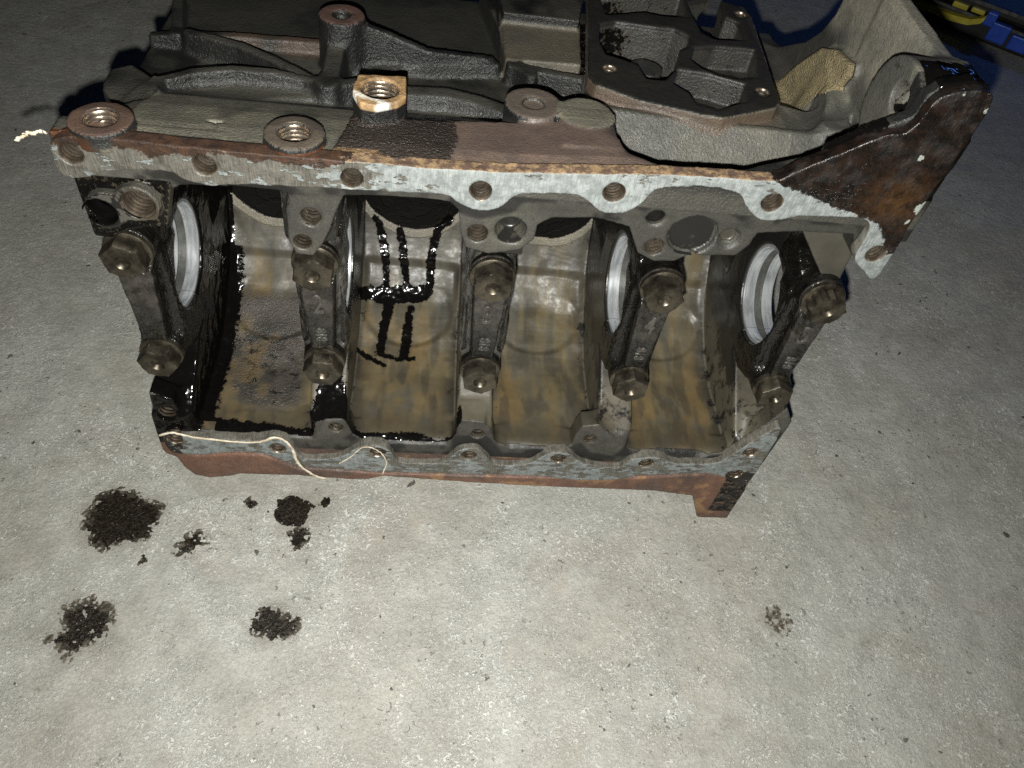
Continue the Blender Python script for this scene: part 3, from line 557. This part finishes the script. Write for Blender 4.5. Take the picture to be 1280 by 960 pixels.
# bracket: tan rust top
br = ((z > 123) & (pd(BRACKET, x, y) < 3)).astype(float); paint(br, (0.27, 0.175, 0.090)); paint(br*sstep(n2, .5, .6)*.7, (0.10, 0.055, 0.025)); wb = br*sstep(-(x-114)*.5-(y-33), -5, -3)*sstep(n2, .46, .53); paint(wb, (0.62, 0.60, 0.55)); dirt_shade = np.where(br > 0, 0.1, dirt_shade); grain = np.where(br > 0, .3, grain)
for q, rgb in ((BOSS_TOPS[0], (0.085, 0.055, 0.042)), (BOSS_TOPS[1], (0.075, 0.062, 0.05)), (BOSS_TOPS[3], (0.12, 0.098, 0.082)), (BOSS_TALL[0], (0.115, 0.070, 0.058))):
    bb = ((np.hypot(x-q[0], y-q[1]) < 14.5) & (N[:, 2] > 0.7) & (z > 109)).astype(float); paint(bb, rgb); grain = np.where(bb > 0, 0.05, grain); dirt_shade = np.where(bb > 0, 0.1, dirt_shade)
e = ((np.hypot(x-BOSS_TOPS[4][0], y-BOSS_TOPS[4][1]) < 15) & (z > 112)).astype(float); paint(e, (0.165, 0.155, 0.122)); dirt_shade = np.where(e > 0, 0.15, dirt_shade)
# slab, bowl and rear web: pale dust
sl_ = tt*(pd(SLAB, x, y) < 2)*sstep(-z, -99, -97); paint(sl_, (0.125, 0.112, 0.088))
bw = tt*(x > 238)*(y > 4)*(y < 92)*(z < 116); paint(bw*0.85, (0.075, 0.073, 0.063)); paint(bw*sstep(x, 250, 340)*sstep(n1, .35, .55)*0.8, (0.155, 0.148, 0.124)); grain = np.where(bw > 0, 0.4, grain)
wf = tt*(x > 345)*(y > 16)*(z > 70); paint(wf*0.92, (0.172, 0.163, 0.138)); paint(wf*sstep(n1, 0.44, 0.60)*0.85, (0.045, 0.045, 0.042))
dirt_shade = np.where(wf > 0, 0.15+0.12*sstep(n1, .5, .65), dirt_shade); grain = np.where(wf > 0, 0.22, grain)
rg = ((pd(ROUGH, y, z) < 2) & (x > 366) & (x < 378.5)).astype(float); paint(rg, (0.26, 0.215, 0.125)); grain = np.where(rg > 0, 3.0, grain); dirt_shade = np.where(rg > 0, 0.0, dirt_shade)
padm = tt*(pd(PAD, x, y) < -0.5)*(z > 74); paint(padm, (0.040, 0.039, 0.035)); paint(padm*(z > 109.5), (0.022, 0.021, 0.019)); grain = np.where(padm*(z > 109.5) > 0, 0.05, grain); dirt_shade = np.where(padm > 0, 0.34, dirt_shade); pk = padm*(z < 108); paint(pk*sstep(n1, .45, .6), (0.055, 0.054, 0.048)); oil = np.maximum(oil, pk*sstep(-x, -290, -255)*sstep(y, 135, 165)*0.58)
pw = tt*(np.abs(pd(PAD, x, y)) < 2.0)*(z < 111)*(z > 100); paint(pw*0.8, (0.12, 0.085, 0.062))
dirt_shade = np.where(top & (dirt_shade == 0), 0.16*sstep(-x, -240, -60)+0.08, dirt_shade)
slope = tt*(x > 16)*(x < 112)*sstep(-y, -66, -58)*(z < 114.5)*(y > 6); paint(slope*.9, (0.128, 0.121, 0.098)); paint(slope*sstep(n1, .48, .64)*.8, (0.04, 0.04, 0.037)); dirt_shade = np.where(slope > .5, 0.13, dirt_shade)
back = tt*sstep(y, 140, 150)*(x < 240)*(z < 92); paint(back*.7, (0.034, 0.034, 0.031)); paint(back*sstep(-y, -166, -150)*sstep(n1, .38, .55)*.8, (0.115, 0.078, 0.058)); dirt_shade = np.where(back > .5, 0.1, dirt_shade)
dk_ = tt*(x > 355)*sstep(y, 112, 128)*(pd(ROUGH, y, z) > 3)*sstep(-z, -140, -122); paint(dk_*.85, (0.030, 0.030, 0.029))
# rear ear: oily black outside
er = ((x > 352) & (z > 118) & (y < 34) & (y > -2)).astype(float); oil = np.maximum(oil, er*sstep(-y, -32, -22)*0.75); ed = ((x > 312) & (z > 117) & (y < 8.5) & (y > -2)).astype(float); oil = np.maximum(oil, ed*sstep(x, 312, 330)*0.7); oil = np.where((er > 0) & (x < 364.5), 0.2, oil)
# lower skirt band and foot: red brown rust
rl_ = ((y < 1.0) & (z < -112)).astype(float); paint(rl_, (0.125, 0.066, 0.046)); paint(rl_*sstep(n1, 0.42, 0.58)*0.85, (0.075, 0.052, 0.044)); paint(rl_*sstep(n2, 0.55, 0.66)*sstep(x, 110, 170)*0.7, (0.26, 0.15, 0.075))
oil = np.where((rl_ > 0) & (x > 372) & (z > -168), 0.55, np.where(rl_ > 0, 0.0, oil)); grain = np.where(rl_ > 0, 0.3, grain); dirt_shade = np.where(rl_ > 0, 0.08, dirt_shade)
iron = top & (y > 12) & ~((x > 345) & (y > 16)) & ~(slope > .5) & (z < 123); Cc = np.where(iron[:, None], Cc*0.68, Cc)
V2 = (V+np.array([0, 0, ZB]))*S - np.array(BASE)
me = mesh_np('casting', V2, F); set_col(me, 'Col', Cc); set_attr(me, 'oil', oil); set_attr(me, 'dirt_shade', dirt_shade); set_attr(me, 'grain', grain); set_attr(me, 'gloss', np.where(iron, 0.12, np.where(top, 0.0, glo)))

block = thing('engine_block', 'bare cast iron four cylinder engine block lying on its side on the concrete floor', 'engine block', BASE)
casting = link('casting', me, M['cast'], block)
def local(x, y, z): return Vector(W(x, y, z))-BASE

# ---------------------------------------------------------------- machined rails with real bolt holes
def circ(cx_, cz_, r, n=24): return [(cx_+r*math.cos(2*math.pi*k/n), cz_+r*math.sin(2*math.pi*k/n)) for k in range(n)]
def resample(P, step):
    out = []
    for i in range(len(P)):
        a = np.array(P[i]); b = np.array(P[(i+1) % len(P)]); n = max(1, int(np.linalg.norm(b-a)/step))
        for k in range(n): out.append(tuple(a+(b-a)*k/n))
    return out
def chaikin(P, it=2, keep=()):
    for _ in range(it):
        Q = []
        for i in range(len(P)):
            a = np.array(P[i]); b = np.array(P[(i+1) % len(P)]); Q += [tuple(a*.8+b*.2), tuple(a*.2+b*.8)]
        P = Q
    return P
def offset(P, d):
    n = len(P); A = sum(P[i][0]*P[(i+1) % n][1]-P[(i+1) % n][0]*P[i][1] for i in range(n)); sg = 1 if A > 0 else -1; out = []
    for i in range(n):
        a = np.array(P[i-1]); b = np.array(P[i]); c = np.array(P[(i+1) % n])
        t = (c-a); t = t/max(np.linalg.norm(t), 1e-9); out.append((b[0]-sg*d*t[1]*1.0, b[1]+sg*d*t[0]*1.0))
    return out
def plate_sdf(name, outer, holes, y0, y1, h=0.8):
    P = np.asarray(outer); f = Field((P[:, 0].min()-3, y0-3, P[:, 1].min()-3), (P[:, 0].max()+3, y1+3, P[:, 1].max()+3), h)
    f.prism(1, outer, y0, y1, 0)
    # edges worn and chipped a little
    for a, b in holes: f.cyl(1, (a, b), 5.2, y0-3, y1+3, .6, 'cut')
    V, F = f.mesh(); nn = vnoise(V, 1/5, 11, 3)-.5; V = V+np.stack([nn*0.9, nn*0.25, (vnoise(V, 1/5, 12, 3)-.5)*1.2], 1)*np.array([1, 1, 1])
    return mesh_np(name, V, F), V
def finish_plate(me, co):
    w_ = (co+np.array([0, 0, ZB]))*S-np.array(BASE); me.vertices.foreach_set('co', w_.astype(np.float32).ravel()); me.update()
def thread_mesh(r, depth, turns, closed=True):
    V = []; F = []; n = 24; rows = []
    prof = [(r*1.16, 0.0), (r*1.0, r*0.16)]; st = depth/turns
    for k in range(turns): prof += [(r*1.0, r*.16+k*st+st*.15), (r*0.86, r*.16+k*st+st*.5), (r*1.0, r*.16+k*st+st*.85)]
    prof += [(r*.9, depth+r*.16), (0.01, depth+r*.5)]
    for pr, py in prof:
        rows.append(len(V))
        for k in range(n):
            a = 2*math.pi*k/n; V.append((pr*math.cos(a)*S, py*S, pr*math.sin(a)*S))
    for q in range(len(rows)-1):
        for k in range(n): F.append((rows[q]+k, rows[q]+(k+1) % n, rows[q+1]+(k+1) % n, rows[q+1]+k))
    me = mesh_np('threaded_hole', V, F); me.materials.append(M['thread']); me.materials.append(M['hole'])
    for i, p in enumerate(me.polygons):
        if i >= len(F)-2*n: p.material_index = 1
    return me

ru = chaikin(RAIL_UP, 2); rl = chaikin(RAIL_LO, 2)
RU = plate_sdf('pan_rail', resample(ru, 3), HOLES_UP, -5, 3.0)
RL = plate_sdf('pan_rail', resample(rl, 3), HOLES_LO, -5, 3.0)
for (me, co), nm in ((RU, 'pan_rail'), (RL, 'pan_rail')):
    finish_plate(me, co); X = co[:, 0]; Z = co[:, 2]; up = Z > 0
    seal = np.where(up, 0.5, 0.42); rust = np.zeros(len(co)); ol = np.zeros(len(co))
    # bare at the front end, more sealant in the middle, oily brown at the rear ear
    seal = np.where(up, 0.40+0.36*sstep(X, 70, 180), 0.52)
    de = poly_sdf([(306, 126), (322, 120), (345, 112), (366, 108), (373, 101), (382, 88), (400, 90), (400, 190), (300, 190)], X, Z)
    ear = up & (de < 0)
    ol = np.where(up, np.clip(0.5-de/9, 0, .9), 0.0)
    set_attr(me, 'outer', np.where(up & (Z > 112.5+8*np.clip((X-190)/120, 0, 1)), 1.0, 0.0)); set_attr(me, 'front', np.where(up & (X < 112), 1.0, 0.0))
    edge = sstep(Z, 104, 116)*up*sstep(-X, -140, -100); rust = np.maximum(rust, edge*0.72)
    ol = np.maximum(ol, (~up)*(sstep(-X, -14, 4))*0.6)
    ol = np.maximum(ol, (~up)*(sstep(X, 362, 372))*sstep(-Z, 104, 116)*0.8)
    set_attr(me, 'amber', np.clip(1.0-np.hypot((X-372)/1.3, Z-118)/20, 0, 1)*(ol > .4)*0.45)
    pale = np.zeros(len(co))
    for a_, b_, r_ in ((371, 143, 0.6), (375, 147, 0.4), (386, 116, 3.5), (383, 108, 1), (387, 168, 1.0), (373, 174, .3)): pale = np.maximum(pale, up*np.clip(0.5+(r_-np.hypot(X-a_, Z-b_))/6, 0, 1))
    set_attr(me, 'pale', pale)
    set_attr(me, 'seal', seal); set_attr(me, 'rust', rust); set_attr(me, 'oil', ol)
    o = link(nm, me, M['rail'], block); o['label'] = 'pale sealant-streaked pan rail along the upper edge' if up.any() else 'grey pan rail along the lower edge'
tm = thread_mesh(5.0, 20, 9)
for hx, hz in HOLES_UP+HOLES_LO: link('threaded_hole', tm, M['thread'], block, local(hx, -4.7, hz))
rr = (7.4, 7.4, 5, 4.4, 5.2, 0, 4.8, 5.0, 0, 0, 5.5, 4.6, 4.6, 4.2)
for k, ((hx, hz), r) in enumerate(zip(HOLES_BOSS, rr)):
    if r and k not in (0, 6): link('threaded_hole', thread_mesh(r, 18, 7), M['thread'], block, local(hx, 1.2 if k > 1 else 1.7, hz))
def flipz(o): o.rotation_euler = (-math.pi/2, 0, 0); return o
for (bx, by), r, zt in ((BOSS_TOPS[0], 7, 119), (BOSS_TOPS[1], 7, 119), (BRACKET_HOLE[0], 9, 126)):
    flipz(link('threaded_hole', thread_mesh(r, 20, 9), M['thread'], block, local(bx, by, zt+.1)))
for q in PAD_HOLES: flipz(link('threaded_hole', thread_mesh(3.6, 12, 6), M['thread'], block, local(*q, 112.2)))

# ---------------------------------------------------------------- bearing caps, bolts, shells
def cap_mesh(clean=False):
    h = 1.0; f = Field((-18, -56, -60), (18, 4, 60), h)
    f.prism(0, [(0, 51), (-16, 52), (-30, 46), (-30, -46), (-16, -52), (0, -51)], -12.5, 12.5, 0)
    for s_ in (-1, 1): f.cyl(1, (0, 39*s_), 12.4, -43, 0, 3, r2=12.6)
    # tapering ridge between the bolts
    f.prism(1, [(-9.5, 34), (9.5, 34), (8.2, 10), (6.2, -30), (-6.2, -30), (-8.2, 10)], -46, -20, 2.5)
    f.prism(1, [(-12, 30), (12, 30), (12, -30), (-12, -30)], -34, -20, 8)
    for s_ in (-1, 1): f.cyl(1, (0, 39*s_), 13.5, -60, -43, .8, 'cut')
    f.cyl(0, (0, 0), 32.2, -20, 20, .5, 'cut')
    f.prism(0, [(0.2, 70), (10, 70), (10, -70), (0.2, -70)], -20, 20, .2, 'cut')
    V, F = f.mesh(); me = mesh_np('bearing_cap', V*S, F); y = V[:, 1]
    g_ = sstep(V[:, 2], -18, 14)[:, None]; c = np.where((y < -41)[:, None], np.array([[0.007, 0.0066, 0.006]])*(1-g_)+np.array([[0.034, 0.031, 0.029]])*g_, [[0.0045, 0.0042, 0.0038]]);  # ridge colour lightens towards its upper end, a highlight painted in
    if clean:
        Nn = vnormals(V, F); sd = (np.abs(Nn[:, 0]) > .55) & (y > -38); c = np.where(sd[:, None], [[0.055, 0.054, 0.051]], c)
    set_col(me, 'Col', c); return me
def lathe_y(prof, n=32):
    V = []; F = []
    for r, y in prof:
        for k in range(n):
            a = 2*math.pi*k/n; V.append((r*math.cos(a), y, r*math.sin(a)))
    for q in range(len(prof)-1):
        for k in range(n): F.append((q*n+k, q*n+(k+1) % n, (q+1)*n+(k+1) % n, (q+1)*n+k))
    return V, F
def bolt_mesh(notch=False):
    bm = bmesh.new()
    V, F = lathe_y([(9, 1), (12.2, 1), (12.4, 0.2), (12.2, -1.6), (11.2, -2.2), (9.5, -2.4)])
    vs = [bm.verts.new(v) for v in V]
    for q in F: bm.faces.new([vs[i] for i in q])
    # hexagon head with chamfered crown and a centre dimple
    def ring(r, y, hexa):
        out = []
        for k in range(48):
            a = 2*math.pi*k/48; rad = r
            if hexa:
                b = (a % (math.pi/3))-math.pi/6; rad = r*.866/math.cos(b)
                if notch: rad *= 0.93+0.07*math.cos(12*a)
            out.append(bm.verts.new((rad*math.cos(a), y, rad*math.sin(a))))
        return out
    rs = [ring(11.6, -2.0, True), ring(11.6, -9.4, True), ring(11.0, -10.4, True), ring(9.6, -10.7, False), ring(4.2, -10.7, False), ring(3.7, -10.2, False), ring(2.6, -8.2, False), ring(.05, -7.6, False)]
    for a, b in zip(rs[:-1], rs[1:]):
        for k in range(48): bm.faces.new((a[k], a[(k+1) % 48], b[(k+1) % 48], b[k]))
    bmesh.ops.recalc_face_normals(bm, faces=bm.faces)
    for v in bm.verts: v.co *= S
    me = bpy.data.meshes.new('cap_bolt'); bm.to_mesh(me); bm.free()
    me.shade_smooth() if hasattr(me, 'shade_smooth') else None
    me.set_sharp_from_angle(angle=math.radians(28)); return me
CAP = cap_mesh(); CAPC = cap_mesh(True); BOLT = bolt_mesh(); BOLTN = bolt_mesh(True)
def text_mesh(txt, size):
    cu = bpy.data.curves.new('cast_number', 'FONT'); cu.body = txt; cu.size = size*S; cu.extrude = 0.5*S; cu.bevel_depth = 0.28*S; cu.align_x = 'CENTER'; cu.align_y = 'CENTER'
    o = bpy.data.objects.new('t', cu); col.objects.link(o); dg = bpy.context.evaluated_depsgraph_get(); dg.update()
    me = bpy.data.meshes.new_from_object(o.evaluated_get(dg)); bpy.data.objects.remove(o); bpy.data.curves.remove(cu); return me
def shell_mesh(a0, a1, groove):
    n = 40; V = []; F = []
    prof = [(-10, 32.0), (-10, 30.2), (-9.6, 29.9)]+([(-2.6, 29.9), (-2.5, 31.1), (2.5, 31.1), (2.6, 29.9)] if groove else [])+[(9.6, 29.9), (10, 30.2), (10, 32.0)]
    for i in range(n+1):
        t = a0+(a1-a0)*i/n
        for px_, r in prof: V.append((px_*S, r*math.cos(t)*S, r*math.sin(t)*S))
    m = len(prof)
    for i in range(n):
        for k in range(m-1): F.append((i*m+k, i*m+k+1, (i+1)*m+k+1, (i+1)*m+k))
    me = mesh_np('bearing_shell', V, F)
    me.materials.append(M['shell'])
    if groove:
        me.materials.append(M['groove'])
        for i, p in enumerate(me.polygons):
            if i % (m-1) in (3, 4, 5): p.material_index = 1
    me.set_sharp_from_angle(angle=math.radians(35)); return me
SU = shell_mesh(-math.pi/2+.004, math.pi/2-.004, True); SLW = shell_mesh(math.pi/2+.004, 1.5*math.pi-.004, True)
LAB = ['front main bearing cap, black with oil', 'second main bearing cap cast with a 2', 'middle main bearing cap cast with a 3', 'fourth main bearing cap cast with a 4', 'rear main bearing cap cast with a 5']
for i, mx in enumerate(MAINS):
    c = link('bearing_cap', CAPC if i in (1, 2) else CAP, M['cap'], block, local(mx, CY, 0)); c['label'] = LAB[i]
    for s_ in (1, -1):
        b = link('cap_bolt', BOLTN if (i == 4 and s_ > 0) else BOLT, M['bolt'], c, (0, -43*S, 39*s_*S)); b.rotation_euler = (0, random.uniform(0, 1), 0)
    if i > 0:
        t = link('cast_number', text_mesh(str(i+1), 13), M['number'], c, (0, -46.0*S, 11*S)); t.rotation_euler = (math.pi/2, 0, 0); t.scale = (1.0, 1.45, 1.3)
        t = link('cast_number', text_mesh('818', 7), M['number'], c, (0, -46.0*S, -12.5*S)); t.rotation_euler = (math.pi/2, math.pi/2, 0); t.scale = (1.0, 1.2, 1.3)
    link('bearing_shell', SU, None, block, local(mx, CY, 0)); link('bearing_shell', SLW, None, block, local(mx, CY, 0))

# ---------------------------------------------------------------- concrete floor
def mat_floor():
    n = NT('concrete')
    big = n.noise(6, 4, 0.6); mid = n.noise(55, 5, 0.65); fine = n.noise(480, 4, 0.7, dist=0.6); tiny = n.noise(1100, 2, 0.6)
    v = n.mix(n.ramp(big, 0.35, 0.65), (0.362, 0.350, 0.308), (0.408, 0.404, 0.374))
    v = n.mix(n.math('MULTIPLY', n.ramp(n.noise(11, 5, 0.65), 0.52, 0.70), 0.5), v, (0.345, 0.305, 0.255))
    v = n.mix(1.0, v, n.mix(n.ramp(n.noise(26, 6, 0.7), 0.34, 0.66), (0.88, 0.88, 0.87), (1.08, 1.08, 1.08)), 'MULTIPLY')
    v = n.mix(1.0, v, n.mix(n.ramp(mid, 0.3, 0.7), (0.90, 0.90, 0.90), (1.07, 1.07, 1.07)), 'MULTIPLY')
    v = n.mix(1.0, v, n.mix(n.ramp(fine, 0.32, 0.68), (0.88, 0.88, 0.87), (1.10, 1.10, 1.10)), 'MULTIPLY')
    v = n.mix(1.0, v, n.mix(n.ramp(tiny, 0.3, 0.7), (0.94, 0.94, 0.94), (1.06, 1.06, 1.06)), 'MULTIPLY')
    # pale curled chips of worn cement paste, denser in patches
    dens = n.ramp(n.noise(13, 5, 0.7), 0.40, 0.62)
    scr = n.math('MULTIPLY', n.ramp(n.noise(250, 2, 0.5, dist=2.2), 0.555, 0.60), dens)
    scr2 = n.math('MULTIPLY', n.ramp(n.noise(520, 2, 0.5, dist=1.4), 0.565, 0.62), n.ramp(n.noise(30, 4, 0.65), 0.40, 0.60))
    scr = n.math('MAXIMUM', scr, scr2)
    v = n.mix(n.math('MULTIPLY', scr, 0.7), v, (0.66, 0.665, 0.64))
    # pits and scattered dark dirt, irregular in size and shape
    pit = n.math('MULTIPLY', n.ramp(n.noise(230, 3, 0.6, dist=0.8), 0.375, 0.33), n.ramp(n.noise(17, 3, 0.6), 0.45, 0.6)); v = n.mix(n.math('MULTIPLY', pit, 0.75), v, (0.10, 0.095, 0.08))
    dk = n.math('ADD', n.noise(85, 2, 0.5, dist=0.3), n.math('MULTIPLY', n.math('SUBTRACT', n.noise(330, 4, 0.7), 0.5), 0.16))
    dk = n.math('MULTIPLY', n.ramp(dk, 0.715, 0.74), n.ramp(n.noise(9, 2, 0.5), 0.42, 0.5))
    v = n.mix(n.math('MULTIPLY', dk, 0.85), v, (0.050, 0.046, 0.040))
    st = n.math('MULTIPLY', n.ramp(n.noise(24, 5, 0.7), 0.60, 0.72), n.ramp(n.noise(300, 3, dist=1.0), 0.47, 0.6)); v = n.mix(n.math('MULTIPLY', st, 0.55), v, (0.13, 0.118, 0.095))
    # oil soaked into the concrete round the larger drips
    for P_, r_ in ((ST1, 34), (ST2, 22), (ST5, 30), (ST6, 22), (ST7, 16)):
        c_ = np.mean(P_, axis=0)*S; vn = n.t.nodes.new('ShaderNodeVectorMath'); vn.operation = 'DISTANCE'; n.lk(n.pos, vn.inputs[0]); vn.inputs[1].default_value = (c_[0], c_[1], 0)
        dd = n.math('ADD', vn.outputs['Value'], n.math('MULTIPLY', n.math('SUBTRACT', n.noise(70, 4, 0.6), 0.5), 0.03))
        v = n.mix(n.ramp(dd, r_*S*0.35, r_*S*1.05, 0.42, 0.0), v, (0.14, 0.125, 0.095))
    h = n.math('ADD', n.math('MULTIPLY', fine, 0.5), n.math('MULTIPLY', n.noise(150, 4, 0.6), 1.0))
    h = n.math('ADD', h, n.math('MULTIPLY', scr, 0.4))
    return n.done(v, n.fmix(n.ramp(mid, 0.3, 0.7), 0.42, 0.6), 0.0, n.bump(h, 0.0012, 1.0), 0.4)
me = bpy.data.meshes.new('floor'); me.from_pydata([(-6, -4, 0), (6, -4, 0), (6, 8, 0), (-6, 8, 0)], [], [(0, 1, 2, 3)])
fo = link('floor', me, mat_floor()); tag(fo, 'worn grey concrete garage floor with oil drips', kind='structure')

# ---------------------------------------------------------------- oil dripped on the concrete
def mat_oil():
    n = NT('spilt_oil'); k = n.ramp(n.noise(520, 4, 0.65), 0.40, 0.66); e = n.attr('thin')
    h = n.math('ADD', n.noise(480, 4, 0.7), n.noise(170, 3, 0.6))
    thick = n.mix(k, (0.008, 0.007, 0.0055), (0.030, 0.024, 0.016)); thin = n.mix(k, (0.060, 0.050, 0.037), (0.21, 0.19, 0.15))
    return n.done(n.mix(e, thick, thin), n.fmix(e, 0.30, 0.55), 0.0, n.bump(h, 0.0008, 1.0), 0.35)
M['oil'] = mat_oil()
def stain(P, label, cover, seed, cell=0.4, soft=5.0, thick=2.0):
    P = np.asarray(P, float); lo = P.min(0)-6; hi = P.max(0)+6
    gx = np.arange(lo[0], hi[0], cell); gy = np.arange(lo[1], hi[1], cell); A, B = np.meshgrid(gx, gy, indexing='ij')
    pts = np.stack([A.ravel(), B.ravel(), np.zeros(A.size)], 1)
    d = poly_sdf(P, A, B)+(vnoise(pts, 1/9, seed, 3).reshape(A.shape)-.5)*9
    g = vnoise(pts, 1/2.0, seed+1, 3).reshape(A.shape); m = (g < cover-np.clip(d+soft, 0, soft*2)/(soft*2)*cover*0.75) & (d < 1.0)
    ii = np.argwhere(m); vid = {}; V = []; F = []
    c = P.mean(0)
    for i, j in ii:
        q = []
        for a, b in ((0, 0), (1, 0), (1, 1), (0, 1)):
            k = (i+a, j+b)
            if k not in vid: vid[k] = len(V); V.append(((lo[0]+k[0]*cell-c[0])*S, (lo[1]+k[1]*cell-c[1])*S, 0.0))
            q.append(vid[k])
        F.append(q)
    vv = np.array(V)/S+np.array([c[0], c[1], 0]); dv = poly_sdf(P, vv[:, 0], vv[:, 1])
    me = mesh_np('oil_stain', V, F); set_attr(me, 'thin', np.clip(1.0+(dv-thick)/7+(vnoise(vv, 1/3, seed+3, 3)-.5)*1.5, 0, 1)); o = link('oil_stain', me, M['oil'], None, (c[0]*S, c[1]*S, 0.0005))
    return tag(o, label, 'oil stain', 'oil stains on the concrete')
for P_, lb_, cv, sd in (
    (ST1, 'largest, round speckled black oil stain on the concrete below the block\'s front corner', 0.84, 21),
    (ST2, 'solid black oil splash just below the loose pale gasket strand', 1.0, 22),
    (ST3, 'small black oil blot right under the solid black splash', 0.82, 23),
    (ST4, 'small broken oil smear between the largest stain and the solid splash', 0.70, 24),
    (ST5, 'ragged speckled brown-black oil stain, lowest and farthest left of all', 0.72, 25),
    (ST6, 'compact clover-shaped black oil stain alone below the solid black splash', 0.86, 26),
    (ST7, 'faint grey-brown oil stain alone on the concrete right of the foot of the block', 0.62, 27),
    (ST8, 'tiny round oil drop left of the solid black splash', 0.95, 28),
    (ST9, 'tiny oil drop touching the lower side of the largest stain', 0.8, 29),
    (ST10, 'tiny brown oil drop just up-left of the faint grey-brown stain', 0.55, 30)):
    stain(P_, lb_, cv, sd, thick={22: 9, 21: 3, 26: 5, 27: -9, 24: 3, 25: 1, 30: -5}.get(sd, 5))

# ---------------------------------------------------------------- loose strands of old sealant
M['strand'] = mat_simple('old_sealant', (0.42, 0.33, 0.22), (0.72, 0.66, 0.54), 260, (0.5, 0.7), 0.0, 0.0004, 900)
def strand(P, label, rad, flat=0.55, seed=0):
    r = np.random.default_rng(seed); P = np.asarray(P, float); Q = []
    for i in range(len(P)-1):                       # Catmull-Rom
        p0, p1, p2, p3 = P[max(i-1, 0)], P[i], P[i+1], P[min(i+2, len(P)-1)]
        for t in np.linspace(0, 1, 7)[:-1]: Q.append(.5*(2*p1+(p2-p0)*t+(2*p0-5*p1+4*p2-p3)*t*t+(3*p1-p0-3*p2+p3)*t**3))
    Q.append(P[-1]); Q = np.array(Q)+r.normal(0, .12, (len(Q), 3)); n = 8; V = []; F = []; c = Q[0].copy()
    for i, q in enumerate(Q):
        t = Q[min(i+1, len(Q)-1)]-Q[max(i-1, 0)]; t /= np.linalg.norm(t); u = np.cross(t, (0, 1, 0.3)); u /= np.linalg.norm(u); v = np.cross(t, u)
        rr = rad*(0.8+0.4*r.random())*(0.45 if i in (0, len(Q)-1) else 1)
        for k in range(n):
            a = 2*math.pi*k/n; V.append((q-c+u*rr*math.cos(a)+v*rr*flat*math.sin(a))*S)
    for i in range(len(Q)-1):
        for k in range(n): F.append((i*n+k, i*n+(k+1) % n, (i+1)*n+(k+1) % n, (i+1)*n+k))
    o = link('sealant_strand', mesh_np('sealant_strand', V, F), M['strand'], None, W(*c))
    return tag(o, label, 'sealant strand', 'loose strands of old sealant')
strand(STRAND_A, 'long cream strand of old sealant lying along the lower rail, tail hanging free', 1.15, seed=1)
strand(STRAND_B, 'short cream loop of old sealant round the third lower bolt hole', 0.5, seed=2)
strand(STRAND_C, 'ragged pale scrap of sealant sticking out at the upper front corner', 1.1, 0.5, seed=3)

# ---------------------------------------------------------------- tool case in the dark behind
M['black_plastic'] = mat_simple('black_plastic', (0.006, 0.006, 0.007), (0.012, 0.012, 0.013), 80, (0.45, 0.6))
M['blue_plastic'] = mat_simple('blue_plastic', (0.01, 0.06, 0.42), (0.015, 0.08, 0.55), 60, (0.35, 0.5))
M['yellow_plastic'] = mat_simple('yellow_plastic', (0.42, 0.36, 0.03), (0.55, 0.48, 0.05), 60, (0.35, 0.5))
TA = Vector((0.8778, 0.9762, 0)); U = Vector((0.77609, -0.63062, 0)); NB = Vector((0.63062, 0.77609, 0))
case = thing('tool_case', 'low black tool case with blue panels and a yellow strip in the dark behind', 'tool case', TA)
case.rotation_euler = (0, 0, math.atan2(U.y, U.x))
def rbox(name, a, b, mat, parent, bev=2.0):
    bm = bmesh.new(); bmesh.ops.create_cube(bm, size=1.0)
    for v in bm.verts: v.co = Vector([(a[i]+b[i])/2+(b[i]-a[i])*v.co[i] for i in range(3)])*S
    bmesh.ops.bevel(bm, geom=bm.edges[:], offset=bev*S, segments=2, affect='EDGES', profile=.6)
    me = bpy.data.meshes.new(name); bm.to_mesh(me); bm.free(); return link(name, me, mat, parent)
rbox('base', (-60, 4, 0), (420, 190, 34), M['black_plastic'], case, 5)
rbox('lid', (-50, 14, 34.5), (410, 184, 52), M['black_plastic'], case, 6)
for a, b in (((142, -2, 26), (158, 12, 46)), ((156, -4, 9), (185, 8, 36)), ((190, -4, 8), (219, 8, 29)), ((224, -4, 8), (254, 8, 29)), ((259, -4, 8), (289, 8, 29))): rbox('blue_panel', a, b, M['blue_plastic'], case, 2)
for a, b in (((88, 2, 34), (112, 12, 42)), ((117, 2, 36), (138, 12, 43))): rbox('yellow_catch', a, b, M['yellow_plastic'], case, 2)
Y = [(-40, 16), (18, 19), (57, 22), (96, 22), (124, 25), (140, 33), (143, 38)]; V = []; F = []
for i, (a, b) in enumerate(Y):
    for da, db in ((-12, -4.5), (2, -4.5), (2, 4.5), (-12, 4.5)): V.append((a*S, (da+2)*S, (b+db)*S))
for i in range(len(Y)-1):
    for k in range(4): F.append((i*4+k, i*4+(k+1) % 4, (i+1)*4+(k+1) % 4, (i+1)*4+k))
F += [(0, 3, 2, 1), tuple(len(V)-4+k for k in range(4))]
link('yellow_strip', mesh_np('yellow_strip', V, F, False), M['yellow_plastic'], case)
